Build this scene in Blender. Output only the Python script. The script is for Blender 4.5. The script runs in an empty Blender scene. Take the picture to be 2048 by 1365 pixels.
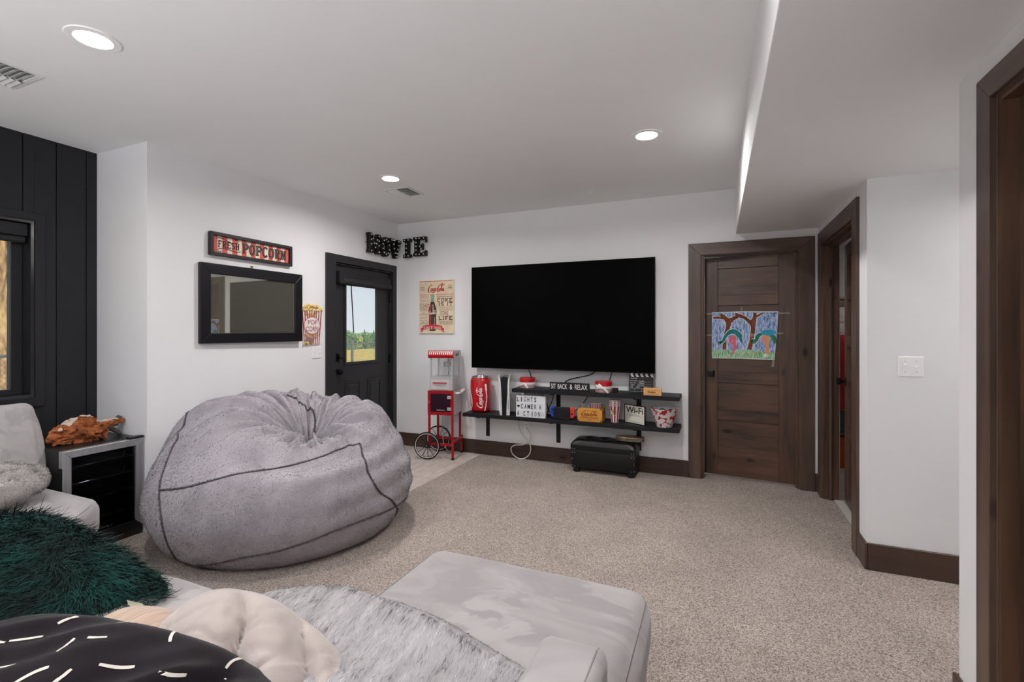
import bpy, bmesh, math, random
import numpy as np
from mathutils import Vector, Matrix, noise as mnoise
random.seed(7); RNG = np.random.default_rng(7)
S = bpy.context.scene; COL = S.collection
PI = math.pi; R_ = math.radians

# ---------------------------------------------------------------- camera, world, sun, exposure
cam = bpy.data.cameras.new('camera'); camo = bpy.data.objects.new('camera', cam); COL.objects.link(camo)
cam.sensor_width = 36.0; cam.lens = 960 / 2048 * 36; cam.clip_start = 0.05; cam.clip_end = 600
cam.shift_y = (662 - 682.5) / 2048
camo.location = (0, 0, 1.38); camo.rotation_euler = (PI / 2, 0, R_(23.2)); S.camera = camo
S.view_settings.view_transform = 'Standard'; S.view_settings.look = 'None'; S.view_settings.gamma = 1
S.view_settings.use_curve_mapping = False
S.view_settings.exposure = -0.04
S.cycles.use_denoising = True
S.cycles.max_bounces = 10; S.cycles.diffuse_bounces = 6; S.cycles.transparent_max_bounces = 12
S.cycles.sample_clamp_indirect = 6
W = bpy.data.worlds.new('sky'); S.world = W; W.use_nodes = True
_n = W.node_tree.nodes; _n.clear()
_tc = _n.new('ShaderNodeTexCoord'); _sp = _n.new('ShaderNodeSeparateXYZ'); _rp = _n.new('ShaderNodeValToRGB')
_cl = _n.new('ShaderNodeTexNoise'); _cl.inputs['Scale'].default_value = 2.2; _cl.inputs['Detail'].default_value = 5
_ad = _n.new('ShaderNodeMath'); _ad.operation = 'MULTIPLY_ADD'; _ad.inputs[1].default_value = 0.22
W.node_tree.links.new(_tc.outputs['Generated'], _sp.inputs[0]); W.node_tree.links.new(_tc.outputs['Generated'], _cl.inputs['Vector'])
W.node_tree.links.new(_cl.outputs['Fac'], _ad.inputs[0]); W.node_tree.links.new(_sp.outputs['Z'], _ad.inputs[2])
W.node_tree.links.new(_ad.outputs[0], _rp.inputs[0])
_e = _rp.color_ramp.elements; _e[0].position = 0.06; _e[0].color = (.86, .93, .97, 1); _e[1].position = 0.75; _e[1].color = (.42, .62, .90, 1)
_bg = _n.new('ShaderNodeBackground'); _bg.inputs[1].default_value = 0.92
_wo = _n.new('ShaderNodeOutputWorld')
W.node_tree.links.new(_rp.outputs[0], _bg.inputs[0]); W.node_tree.links.new(_bg.outputs[0], _wo.inputs[0])
sun = bpy.data.lights.new('sun', 'SUN'); sun.energy = 3.2; sun.angle = R_(0.6); sun.color = (1, 0.93, 0.82)
suno = bpy.data.objects.new('sun', sun); COL.objects.link(suno)
suno.rotation_euler = Vector((-0.70, 0.35, -0.62)).to_track_quat('-Z', 'Y').to_euler()

def area(name, loc, target, sx, sy, watts, color=(1, 1, 1), spread=PI):
    l = bpy.data.lights.new(name, 'AREA'); l.shape = 'RECTANGLE'; l.size = sx; l.size_y = sy
    l.energy = watts; l.color = color; l.spread = spread
    o = bpy.data.objects.new(name, l); COL.objects.link(o); o.location = loc
    o.rotation_euler = (Vector(target) - Vector(loc)).to_track_quat('-Z', 'Y').to_euler()
    return o
# added fill light behind the camera, tilted up to brighten the ceiling
area('rear_fill_light', (-1.7, -2.2, 0.9), (-1.7, -0.9, 3.4), 3.6, 1.6, 110, (0.97, 0.98, 1.0), R_(110))
LAMP_W = 10.5

# ---------------------------------------------------------------- materials
MATS = {}
def mat(name, col, rough=0.6, metal=0.0, var=0.05, vs=12.0, bump=0.0, bs=200.0, spec=0.4, stretch=None,
        emit=None, es=0.0, trans=0.0, ior=1.45, sheen=0.0, alpha=1.0, coat=0.0, detail=3.0, lo=None):
    if name in MATS: return MATS[name]
    m = bpy.data.materials.new(name); m.use_nodes = True; MATS[name] = m
    nt = m.node_tree; N = nt.nodes; L = nt.links; b = N['Principled BSDF']
    c = tuple(((x / 255) / 12.92 if x <= 10.3 else ((x / 255 + .055) / 1.055) ** 2.4) for x in col)
    b.inputs['Roughness'].default_value = rough; b.inputs['Metallic'].default_value = metal
    b.inputs['Specular IOR Level'].default_value = spec; b.inputs['IOR'].default_value = ior
    if trans: b.inputs['Transmission Weight'].default_value = trans
    if sheen:
        b.inputs['Sheen Weight'].default_value = sheen; b.inputs['Sheen Roughness'].default_value = 0.5
    if coat: b.inputs['Coat Weight'].default_value = coat; b.inputs['Coat Roughness'].default_value = 0.1
    if alpha < 1: b.inputs['Alpha'].default_value = alpha
    if emit:
        b.inputs['Emission Color'].default_value = (*emit, 1); b.inputs['Emission Strength'].default_value = es
    tc = N.new('ShaderNodeTexCoord'); mp = N.new('ShaderNodeMapping'); L.new(tc.outputs['Object'], mp.inputs[0])
    if stretch: mp.inputs['Scale'].default_value = stretch
    if var:
        n = N.new('ShaderNodeTexNoise'); n.inputs['Scale'].default_value = vs; n.inputs['Detail'].default_value = detail
        L.new(mp.outputs[0], n.inputs['Vector'])
        r = N.new('ShaderNodeValToRGB'); L.new(n.outputs['Fac'], r.inputs[0])
        r.color_ramp.elements[0].position = 0.3; r.color_ramp.elements[1].position = 0.7
        if lo:
            lc = tuple(((x / 255) / 12.92 if x <= 10.3 else ((x / 255 + .055) / 1.055) ** 2.4) for x in lo)
        else: lc = tuple(x * (1 - var) ** 2 for x in c)
        r.color_ramp.elements[0].color = (*lc, 1)
        r.color_ramp.elements[1].color = (*[min(1, x * (1 + (0 if lo else var))) for x in c], 1)
        L.new(r.outputs[0], b.inputs['Base Color'])
    else: b.inputs['Base Color'].default_value = (*c, 1)
    if bump:
        n2 = N.new('ShaderNodeTexNoise'); n2.inputs['Scale'].default_value = bs; n2.inputs['Detail'].default_value = 4
        L.new(mp.outputs[0], n2.inputs['Vector'])
        bp = N.new('ShaderNodeBump'); bp.inputs['Strength'].default_value = bump; bp.inputs['Distance'].default_value = 0.01
        L.new(n2.outputs['Fac'], bp.inputs['Height']); L.new(bp.outputs[0], b.inputs['Normal'])
    return m

def wood(name, grain, col=(102, 73, 56), dark=(58, 42, 33), rough=0.38):
    """stained knotty alder: streaks along one axis, darker clouds and a few knots"""
    m = bpy.data.materials.new(name); m.use_nodes = True; nt = m.node_tree; N = nt.nodes; L = nt.links
    b = N['Principled BSDF']; b.inputs['Roughness'].default_value = rough; b.inputs['Specular IOR Level'].default_value = 0.5
    tc = N.new('ShaderNodeTexCoord'); oi = N.new('ShaderNodeObjectInfo')
    add = N.new('ShaderNodeVectorMath'); add.operation = 'MULTIPLY_ADD'
    L.new(oi.outputs['Random'], add.inputs[0]); add.inputs[1].default_value = (7, 5, 3); L.new(tc.outputs['Object'], add.inputs[2])
    mp = N.new('ShaderNodeMapping'); L.new(add.outputs[0], mp.inputs[0])
    sc = [26, 26, 26]; sc['xyz'.index(grain)] = 1.6; mp.inputs['Scale'].default_value = sc
    n1 = N.new('ShaderNodeTexNoise'); n1.inputs['Scale'].default_value = 1.0; n1.inputs['Detail'].default_value = 6
    n1.inputs['Distortion'].default_value = 0.6; L.new(mp.outputs[0], n1.inputs['Vector'])
    mp2 = N.new('ShaderNodeMapping'); L.new(add.outputs[0], mp2.inputs[0])
    s2 = [5, 5, 5]; s2['xyz'.index(grain)] = 1.4; mp2.inputs['Scale'].default_value = s2
    n2 = N.new('ShaderNodeTexNoise'); n2.inputs['Scale'].default_value = 1.0; L.new(mp2.outputs[0], n2.inputs['Vector'])
    mx = N.new('ShaderNodeMath'); mx.operation = 'ADD'; L.new(n1.outputs['Fac'], mx.inputs[0]); L.new(n2.outputs['Fac'], mx.inputs[1])
    rp = N.new('ShaderNodeValToRGB'); L.new(mx.outputs[0], rp.inputs[0])
    md = N.new('ShaderNodeMath'); md.operation = 'MULTIPLY'; md.inputs[1].default_value = 0.5; L.new(mx.outputs[0], md.inputs[0]); L.new(md.outputs[0], rp.inputs[0])
    f = lambda t: tuple(((x / 255 + .055) / 1.055) ** 2.4 for x in t)
    rp.color_ramp.elements[0].position = 0.36; rp.color_ramp.elements[0].color = (*f(dark), 1)
    rp.color_ramp.elements[1].position = 0.64; rp.color_ramp.elements[1].color = (*f(col), 1)
    vo = N.new('ShaderNodeTexVoronoi'); mp3 = N.new('ShaderNodeMapping'); L.new(add.outputs[0], mp3.inputs[0])
    s3 = [4.5, 4.5, 4.5]; s3['xyz'.index(grain)] = 2.2; mp3.inputs['Scale'].default_value = s3
    L.new(mp3.outputs[0], vo.inputs['Vector']); vo.inputs['Scale'].default_value = 1.0
    kr = N.new('ShaderNodeMapRange'); kr.inputs[1].default_value = 0.05; kr.inputs[2].default_value = 0.13
    L.new(vo.outputs['Distance'], kr.inputs[0])
    mix = N.new('ShaderNodeMix'); mix.data_type = 'RGBA'; mix.inputs[6].default_value = (*f((22, 15, 12)), 1)
    L.new(kr.outputs[0], mix.inputs[0]); L.new(rp.outputs[0], mix.inputs[7]); L.new(mix.outputs[2], b.inputs['Base Color'])
    bp = N.new('ShaderNodeBump'); bp.inputs['Strength'].default_value = 0.12; bp.inputs['Distance'].default_value = 0.004
    L.new(n1.outputs['Fac'], bp.inputs['Height']); L.new(bp.outputs[0], b.inputs['Normal'])
    return m

WHITE = mat('white_wall_paint', (236, 236, 238), 0.75, var=0.008, vs=2, bump=0.06, bs=60, spec=0.2)
CEIL = mat('white_ceiling_paint', (240, 240, 241), 0.85, var=0.006, vs=2, bump=0.04, bs=50, spec=0.15)
BLACKW = mat('black_board_paint', (38, 38, 41), 0.55, var=0.05, vs=3, bump=0.03, bs=40, spec=0.35)
DOORB = mat('black_door_paint', (43, 43, 46), 0.42, var=0.03, vs=6, spec=0.4)
BLK = mat('matte_black_metal', (20, 20, 22), 0.45, var=0.05, spec=0.4)
WV = wood('stained_wood_upright', 'z'); WX = wood('stained_wood_across', 'x'); WY = wood('stained_wood_deep', 'y')
BASEB = wood('baseboard_wood_x', 'x', (82, 60, 50), (60, 44, 37)); BASEBY = wood('baseboard_wood_y', 'y', (82, 60, 50), (60, 44, 37))
TRIMV = wood('trim_wood_upright', 'z', (100, 79, 67), (66, 51, 44)); TRIMX = wood('trim_wood_across', 'x', (100, 79, 67), (66, 51, 44)); TRIMY = wood('trim_wood_deep', 'y', (100, 79, 67), (66, 51, 44))
GLASS = mat('clear_glass', (235, 242, 242), 0.02, var=0, alpha=0.07, spec=0.5)
CHROME = mat('brushed_steel', (190, 190, 192), 0.28, 1.0, var=0.06, vs=40, stretch=(1, 1, 12))
WPLAST = mat('white_plastic', (246, 246, 245), 0.4, var=0.02)

# ---------------------------------------------------------------- mesh helpers
class MB:
    def __init__(s): s.v = []; s.f = []
    def add(s, vs, fs, M=None):
        o = len(s.v)
        for p in vs:
            p = Vector(p)
            s.v.append(tuple(M @ p if M else p))
        s.f += [tuple(i + o for i in f) for f in fs]; return s
    def box(s, x0, x1, y0, y1, z0, z1, M=None):
        x0, x1 = min(x0, x1), max(x0, x1); y0, y1 = min(y0, y1), max(y0, y1); z0, z1 = min(z0, z1), max(z0, z1)
        v = [(x0, y0, z0), (x1, y0, z0), (x1, y1, z0), (x0, y1, z0), (x0, y0, z1), (x1, y0, z1), (x1, y1, z1), (x0, y1, z1)]
        return s.add(v, [(0, 3, 2, 1), (4, 5, 6, 7), (0, 1, 5, 4), (1, 2, 6, 5), (2, 3, 7, 6), (3, 0, 4, 7)], M)
    def cyl(s, p0, p1, r0, r1=None, n=20, caps=True, M=None):
        r1 = r0 if r1 is None else r1; p0 = Vector(p0); p1 = Vector(p1); q = (p1 - p0).to_track_quat('Z', 'Y')
        v = []
        for k in range(n):
            a = 2 * PI * k / n; d = q @ Vector((math.cos(a), math.sin(a), 0)); v.append(p0 + d * r0); v.append(p1 + d * r1)
        f = [(2 * k, 2 * ((k + 1) % n), 2 * ((k + 1) % n) + 1, 2 * k + 1) for k in range(n)]
        if caps: f += [tuple(2 * k for k in range(n))[::-1], tuple(2 * k + 1 for k in range(n))]
        return s.add(v, f, M)
    def tube(s, pts, r, n=8, closed=False, M=None, caps=True):
        P = [Vector(p) for p in pts]; m = len(P); rs = r if isinstance(r, (list, tuple)) else [r] * m
        v = []; up = None
        for i in range(m):
            t = (P[(i + 1) % m] - P[i - 1]) if closed or 0 < i < m - 1 else (P[1] - P[0] if i == 0 else P[-1] - P[-2])
            t = t.normalized() if t.length > 1e-9 else Vector((0, 0, 1))
            if up is None: up = t.orthogonal().normalized()
            up = (up - t * up.dot(t)); up = up.normalized() if up.length > 1e-6 else t.orthogonal().normalized()
            w = t.cross(up)
            for k in range(n):
                a = 2 * PI * k / n; v.append(P[i] + (up * math.cos(a) + w * math.sin(a)) * rs[i])
        f = []
        for i in range(m if closed else m - 1):
            j = (i + 1) % m
            for k in range(n): f.append((i * n + k, i * n + (k + 1) % n, j * n + (k + 1) % n, j * n + k))
        if not closed and caps: f += [tuple(range(n))[::-1], tuple((m - 1) * n + k for k in range(n))]
        return s.add(v, f, M)
    def lathe(s, prof, n=32, M=None):
        v = []; m = len(prof)
        for k in range(n):
            a = 2 * PI * k / n
            for r, z in prof: v.append((r * math.cos(a), r * math.sin(a), z))
        f = [(k * m + i, ((k + 1) % n) * m + i, ((k + 1) % n) * m + i + 1, k * m + i + 1) for k in range(n) for i in range(m - 1)]
        if prof[0][0] > 1e-6: f.append(tuple(k * m for k in range(n))[::-1])
        if prof[-1][0] > 1e-6: f.append(tuple(k * m + m - 1 for k in range(n)))
        return s.add(v, f, M)
    def prism(s, poly, d0, d1, M=None):
        """poly in local XY, extruded from z=d0 to z=d1"""
        n = len(poly); v = [(x, y, d0) for x, y in poly] + [(x, y, d1) for x, y in poly]
        f = [tuple(range(n))[::-1], tuple(range(n, 2 * n))] + [(i, (i + 1) % n, n + (i + 1) % n, n + i) for i in range(n)]
        return s.add(v, f, M)
    def sphere(s, c, r, nu=16, nv=10, M=None, sc=(1, 1, 1)):
        pr = [(max(1e-7, math.sin(PI * i / nv)), -math.cos(PI * i / nv)) for i in range(nv + 1)]
        T = Matrix.Translation(c) @ Matrix.Diagonal((r * sc[0], r * sc[1], r * sc[2], 1))
        return s.lathe(pr, nu, (M @ T) if M else T)
    def torus(s, c, ax, R, r, n=40, k=8, M=None):
        q = Vector(ax).to_track_quat('Z', 'Y')
        return s.tube([Vector(c) + q @ Vector((R * math.cos(2 * PI * i / n), R * math.sin(2 * PI * i / n), 0)) for i in range(n)], r, k, True, M)
    def build(s, name, m, parent=None, bevel=0.0, seg=2, smooth=False, kind=None, sub=0):
        me = bpy.data.meshes.new(name); me.from_pydata(s.v, [], s.f)
        bm = bmesh.new(); bm.from_mesh(me)
        bmesh.ops.remove_doubles(bm, verts=bm.verts, dist=1e-6)
        bmesh.ops.recalc_face_normals(bm, faces=bm.faces)
        if bevel:
            es = [e for e in bm.edges if len(e.link_faces) == 2 and e.calc_face_angle(0) > 0.5]
            bmesh.ops.bevel(bm, geom=es, offset=bevel, segments=seg, profile=0.5, affect='EDGES', clamp_overlap=True)
        bm.to_mesh(me); bm.free()
        return link(name, me, m, parent, smooth, kind, sub)

def link(name, me, m, parent=None, smooth=False, kind=None, sub=0):
    if m is not None and not me.materials: me.materials.append(m)
    o = bpy.data.objects.new(name, me); COL.objects.link(o)
    if smooth:
        for p in me.polygons: p.use_smooth = True
        if smooth != 'all':
            try: me.set_sharp_from_angle(angle=R_(35 if smooth is True else smooth))
            except Exception: pass
    if parent is not None: o.parent = parent
    if kind: o['kind'] = kind
    if sub:
        md = o.modifiers.new('smooth', 'SUBSURF'); md.levels = sub; md.render_levels = sub
    return o
def struct(name, mb, m, parent=None, **k):
    o = mb.build(name, m, parent, **k)
    if parent is None: o['kind'] = 'structure'
    return o
def thing(name, label, cat, loc=(0, 0, 0), rotz=0.0, group=None, rot=None):
    o = bpy.data.objects.new(name, None); COL.objects.link(o); o.empty_display_size = 0.05
    o.location = loc; o.rotation_euler = rot if rot else (0, 0, rotz); o['label'] = label; o['category'] = cat
    if group: o['group'] = group
    return o
def tag(o, label, cat, group=None):
    o['label'] = label; o['category'] = cat
    if group: o['group'] = group
    return o
def copy_tree(o, parent=None):
    c = o.copy(); COL.objects.link(c)
    if parent is not None: c.parent = parent
    for ch in list(o.children): copy_tree(ch, c)
    return c
def frame_mb(x0, x1, z0, z1, w, y0, y1):
    """four mitred boards round an opening in the XZ plane"""
    out = []
    o = [(x0, z0), (x1, z0), (x1, z1), (x0, z1)]; i = [(x0 + w, z0 + w), (x1 - w, z0 + w), (x1 - w, z1 - w), (x0 + w, z1 - w)]
    for k in range(4):
        j = (k + 1) % 4; q = [o[k], o[j], i[j], i[k]]
        mb = MB(); v = [(a, y0, b) for a, b in q] + [(a, y1, b) for a, b in q]
        mb.add(v, [(0, 1, 2, 3), (7, 6, 5, 4), (0, 4, 5, 1), (1, 5, 6, 2), (2, 6, 7, 3), (3, 7, 4, 0)]); out.append(mb)
    return out
XZ = Matrix(((1, 0, 0, 0), (0, 0, -1, 0), (0, 1, 0, 0), (0, 0, 0, 1)))       # local XY -> world XZ, local +z -> -Y (towards the room from the TV wall)
YZ = Matrix(((0, 0, 1, 0), (1, 0, 0, 0), (0, 1, 0, 0), (0, 0, 0, 1)))        # local XY -> world YZ, local +z -> +X (towards the room from the left wall)

# ---------------------------------------------------------------- lettering
def text_on(name, txt, m, parent, M, x, y, w, h, bold=0.0, depth=0.0008, spacing=1.0):
    """text fitted to a w x h box whose lower-left corner is x,y in the plane of M (local XY, +z out of the surface)"""
    cu = bpy.data.curves.new(name, 'FONT'); cu.body = txt; cu.size = 1.0; cu.offset = bold; cu.resolution_u = 3
    cu.space_character = spacing; cu.extrude = 0.0
    ob = bpy.data.objects.new(name, cu); COL.objects.link(ob)
    bpy.context.view_layer.update()
    dg = bpy.context.evaluated_depsgraph_get(); me = bpy.data.meshes.new_from_object(ob.evaluated_get(dg))
    bpy.data.objects.remove(ob); bpy.data.curves.remove(cu)
    me.materials.clear()
    co = np.zeros(len(me.vertices) * 3); me.vertices.foreach_get('co', co); co = co.reshape(-1, 3)
    mn = co.min(0); mx = co.max(0); sp = np.maximum(mx - mn, 1e-6)
    co[:, 0] = x + (co[:, 0] - mn[0]) / sp[0] * w; co[:, 1] = y + (co[:, 1] - mn[1]) / sp[1] * h; co[:, 2] = depth
    A = np.array(M); co = co @ A[:3, :3].T + A[:3, 3]
    me.vertices.foreach_set('co', co.ravel()); me.update(); me.name = name
    return link(name, me, m, parent)

def ribbon(mb, pts, w, M, z=0.0008, lift=0.0):
    """a flat stroke with given width (number or list) in local XY of M"""
    n = len(pts); ws = w if isinstance(w, (list, tuple)) else [w] * n
    P = [Vector((p[0], p[1])) for p in pts]; v = []
    for i in range(n):
        t = (P[min(i + 1, n - 1)] - P[max(i - 1, 0)])
        t = t.normalized() if t.length > 1e-9 else Vector((1, 0)); nn = Vector((-t.y, t.x)) * ws[i] * 0.5
        v += [(P[i].x + nn.x, P[i].y + nn.y, z + lift), (P[i].x - nn.x, P[i].y - nn.y, z + lift)]
    mb.add(v, [(2 * i, 2 * i + 1, 2 * i + 3, 2 * i + 2) for i in range(n - 1)], M)
def smooth_path(pts, k=6):
    """Catmull-Rom through 2- or 3-D points"""
    P = [np.array(p, float) for p in pts]; out = []
    for i in range(len(P) - 1):
        p0 = P[max(i - 1, 0)]; p1 = P[i]; p2 = P[i + 1]; p3 = P[min(i + 2, len(P) - 1)]
        for j in range(k):
            t = j / k
            out.append(0.5 * ((2 * p1) + (-p0 + p2) * t + (2 * p0 - 5 * p1 + 4 * p2 - p3) * t * t + (-p0 + 3 * p1 - 3 * p2 + p3) * t ** 3))
    out.append(P[-1]); return [tuple(q) for q in out]
# flowing script for the soft-drink wordmark: each stroke is points (x, y, width) in a 10 x 3.4 box
SCRIPT = [
    [(2.55, 2.35, .12), (2.75, 2.75, .2), (2.35, 3.0, .16), (1.6, 2.6, .2), (.85, 1.7, .36), (.55, .8, .46), (.85, .25, .34), (1.5, .25, .16), (2.1, .6, .1)],
    [(2.85, 1.6, .14), (2.35, 1.45, .3), (2.05, .85, .36), (2.3, .5, .2), (2.75, .75, .22), (3.0, 1.3, .26), (2.75, 1.65, .14), (2.7, 1.35, .1), (3.3, 1.25, .08)],
    [(4.0, 1.4, .2), (3.85, 1.65, .16), (3.45, 1.35, .3), (3.25, .8, .34), (3.55, .5, .2), (4.1, .85, .1)],
    [(4.95, 1.5, .16), (4.5, 1.6, .2), (4.15, 1.05, .34), (4.3, .55, .22), (4.7, .95, .14), (5.05, 1.6, .18), (4.8, .9, .34), (4.95, .5, .2), (5.35, .85, .1)],
    [(5.15, 1.45, .14), (5.6, 1.5, .18)],
    [(2.0, .3, .1), (2.7, .05, .2), (3.5, .0, .3), (4.1, .25, .16), (4.3, .5, .08)],
    [(7.2, 2.4, .12), (7.35, 2.8, .2), (6.95, 3.0, .16), (6.3, 2.6, .2), (5.8, 1.7, .36), (5.6, .8, .46), (5.9, .3, .32), (6.4, .4, .14), (6.8, .75, .1)],
    [(7.0, 1.6, .14), (6.65, 1.4, .28), (6.45, .85, .34), (6.7, .55, .18), (7.05, .85, .22), (7.2, 1.35, .24), (7.0, 1.6, .14), (7.3, 1.35, .1), (7.6, 1.6, .1)],
    [(7.35, .9, .08), (7.9, 1.8, .14), (8.25, 2.7, .16), (8.05, 2.85, .14), (7.75, 2.0, .26), (7.55, 1.0, .34), (7.75, .5, .2), (8.2, .9, .1)],
    [(8.9, 1.5, .16), (8.5, 1.6, .2), (8.2, 1.05, .34), (8.35, .55, .22), (8.7, .95, .14), (9.05, 1.6, .18), (8.85, .9, .34), (9.0, .5, .2), (9.5, 1.0, .1)],
    [(7.2, 2.95, .14), (7.9, 3.25, .26), (8.6, 3.05, .3), (9.2, 2.75, .22), (9.75, 3.1, .1)],
]
SCRIPT = [[(a + (.38 if k >= 6 else 0), b, c) for a, b, c in st] for k, st in enumerate(SCRIPT)]
SCRIPT[4] = [(5.2, 1.42, .2), (5.75, 1.5, .26)]
def script_on(name, m, parent, M, x, y, w, h, z=0.0008, heavy=1.0):
    mb = MB(); sx = w / 10.3; sy = h / 3.3
    for st in SCRIPT:
        q = smooth_path(st, 5)
        ribbon(mb, [(x + a * sx, y + b * sy) for a, b, c in q], [max(c * heavy * (sx + sy) / 2, 0.0006) for a, b, c in q], M, z)
    return mb.build(name, m, parent)
# slab capitals: strokes in a unit box (0..1 wide, 0..1 high)
def _arc(cx, cy, rx, ry, a0, a1, n=10): return [(cx + rx * math.cos(R_(a0 + (a1 - a0) * i / n)), cy + ry * math.sin(R_(a0 + (a1 - a0) * i / n))) for i in range(n + 1)]
SLAB = {
    'P': ([[(.25, 0), (.25, 1)], [(.25, .95)] + _arc(.55, .72, .32, .23, 90, -90) + [(.25, .49)]], [(.25, 0), (.2, 1)]),
    'O': ([_arc(.5, .5, .36, .46, 90, 450, 20)], []), 'C': ([_arc(.54, .5, .4, .46, 42, 318, 16)], []),
    'R': ([[(.25, 0), (.25, 1)], [(.25, .95)] + _arc(.5, .73, .32, .22, 90, -90) + [(.25, .51)], [(.5, .5), (.82, 0)]], [(.25, 0), (.2, 1), (.84, 0)]),
    'N': ([[(.2, 0), (.2, 1)], [(.2, 1), (.8, 0)], [(.8, 0), (.8, 1)]], [(.2, 0), (.17, 1), (.8, 1)]),
    'F': ([[(.25, 0), (.25, 1)], [(.25, .95), (.85, .95), (.85, .78)], [(.25, .52), (.68, .52)]], [(.25, 0), (.2, 1)]),
    'E': ([[(.25, 0), (.25, 1)], [(.25, .95), (.85, .95), (.85, .78)], [(.25, .52), (.68, .52)], [(.25, .05), (.88, .05), (.88, .24)]], [(.2, 0), (.2, 1)]),
    'S': ([_arc(.5, .73, .3, .22, 30, 270, 12) + _arc(.5, .27, .32, .23, 90, -150, 12)], []),
    'H': ([[(.22, 0), (.22, 1)], [(.78, 0), (.78, 1)], [(.22, .5), (.78, .5)]], [(.22, 0), (.22, 1), (.78, 0), (.78, 1)]),
    'K': ([[(.22, 0), (.22, 1)], [(.24, .4), (.8, 1)], [(.42, .58), (.84, 0)]], [(.22, 0), (.22, 1), (.8, 1), (.84, 0)]),
    'I': ([[(.5, 0), (.5, 1)]], [(.5, 0), (.5, 1)]), 'T': ([[(.5, 0), (.5, 1)], [(.1, .76), (.1, .95), (.9, .95), (.9, .76)]], [(.5, 0)]),
    'L': ([[(.25, 0), (.25, 1)], [(.25, .05), (.85, .05), (.85, .28)]], [(.2, 0), (.25, 1)]),
    '1': ([[(.55, 0), (.55, 1), (.35, .84)]], [(.55, 0)]), '8': ([_arc(.5, .74, .25, .21, 0, 360, 16), _arc(.5, .27, .31, .25, 0, 360, 16)], []),
    '6': ([_arc(.5, .3, .3, .27, 0, 360, 16), [(.2, .32)] + _arc(.55, .55, .33, .42, 190, 60, 8)], []),
    'A': ([[(.12, 0), (.5, 1), (.88, 0)], [(.27, .34), (.73, .34)]], [(.12, 0), (.88, 0)]), 'W': ([[(.06, 1), (.28, 0), (.5, .8), (.72, 0), (.94, 1)]], [(.08, 1), (.92, 1)]),
    'Y': ([[(.1, 1), (.5, .45), (.9, 1)], [(.5, .5), (.5, 0)]], [(.12, 1), (.88, 1), (.5, 0)]), 'D': ([[(.22, 0), (.22, 1)], [(.22, .95)] + _arc(.45, .5, .4, .45, 90, -90) + [(.22, .05)]], [(.2, 0), (.2, 1)]),
    'G': ([_arc(.52, .5, .38, .46, 42, 330, 16) + [(.86, .45), (.56, .45)]], []),
}
def slab_on(name, txt, m, parent, M, x, y, w, h, sw=0.16, z=0.0008, serif=0.30, thick=0.0, gap=0.04):
    mb = MB(); n = sum(0.55 if c in ' I1' else 1.0 for c in txt); cw = w / n; cx = x
    for c in txt:
        a = 0.55 if c in ' I1' else 1.0; W_ = cw * a
        if c != ' ':
            st, sf = SLAB[c]; g = W_ * gap; fx = lambda u: cx + g + ((u - .5) * (1 if a == 1 else 0.55 / 0.55) + .5) * (W_ - 2 * g)
            s_ = sw * min(cw, h)
            for q in st: ribbon(mb, [(fx(u), y + s_ * .0 + v * h) for u, v in q], s_, M, z)
            for u, v in sf:
                yy = y + (s_ * .3 if v < .5 else h - s_ * .3); d = serif * cw * .62
                ribbon(mb, [(fx(u) - d, yy), (fx(u) + d, yy)], s_ * .6, M, z + 0.0001)
        cx += W_
    if thick:
        pass
    return mb.build(name, m, parent)
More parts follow.
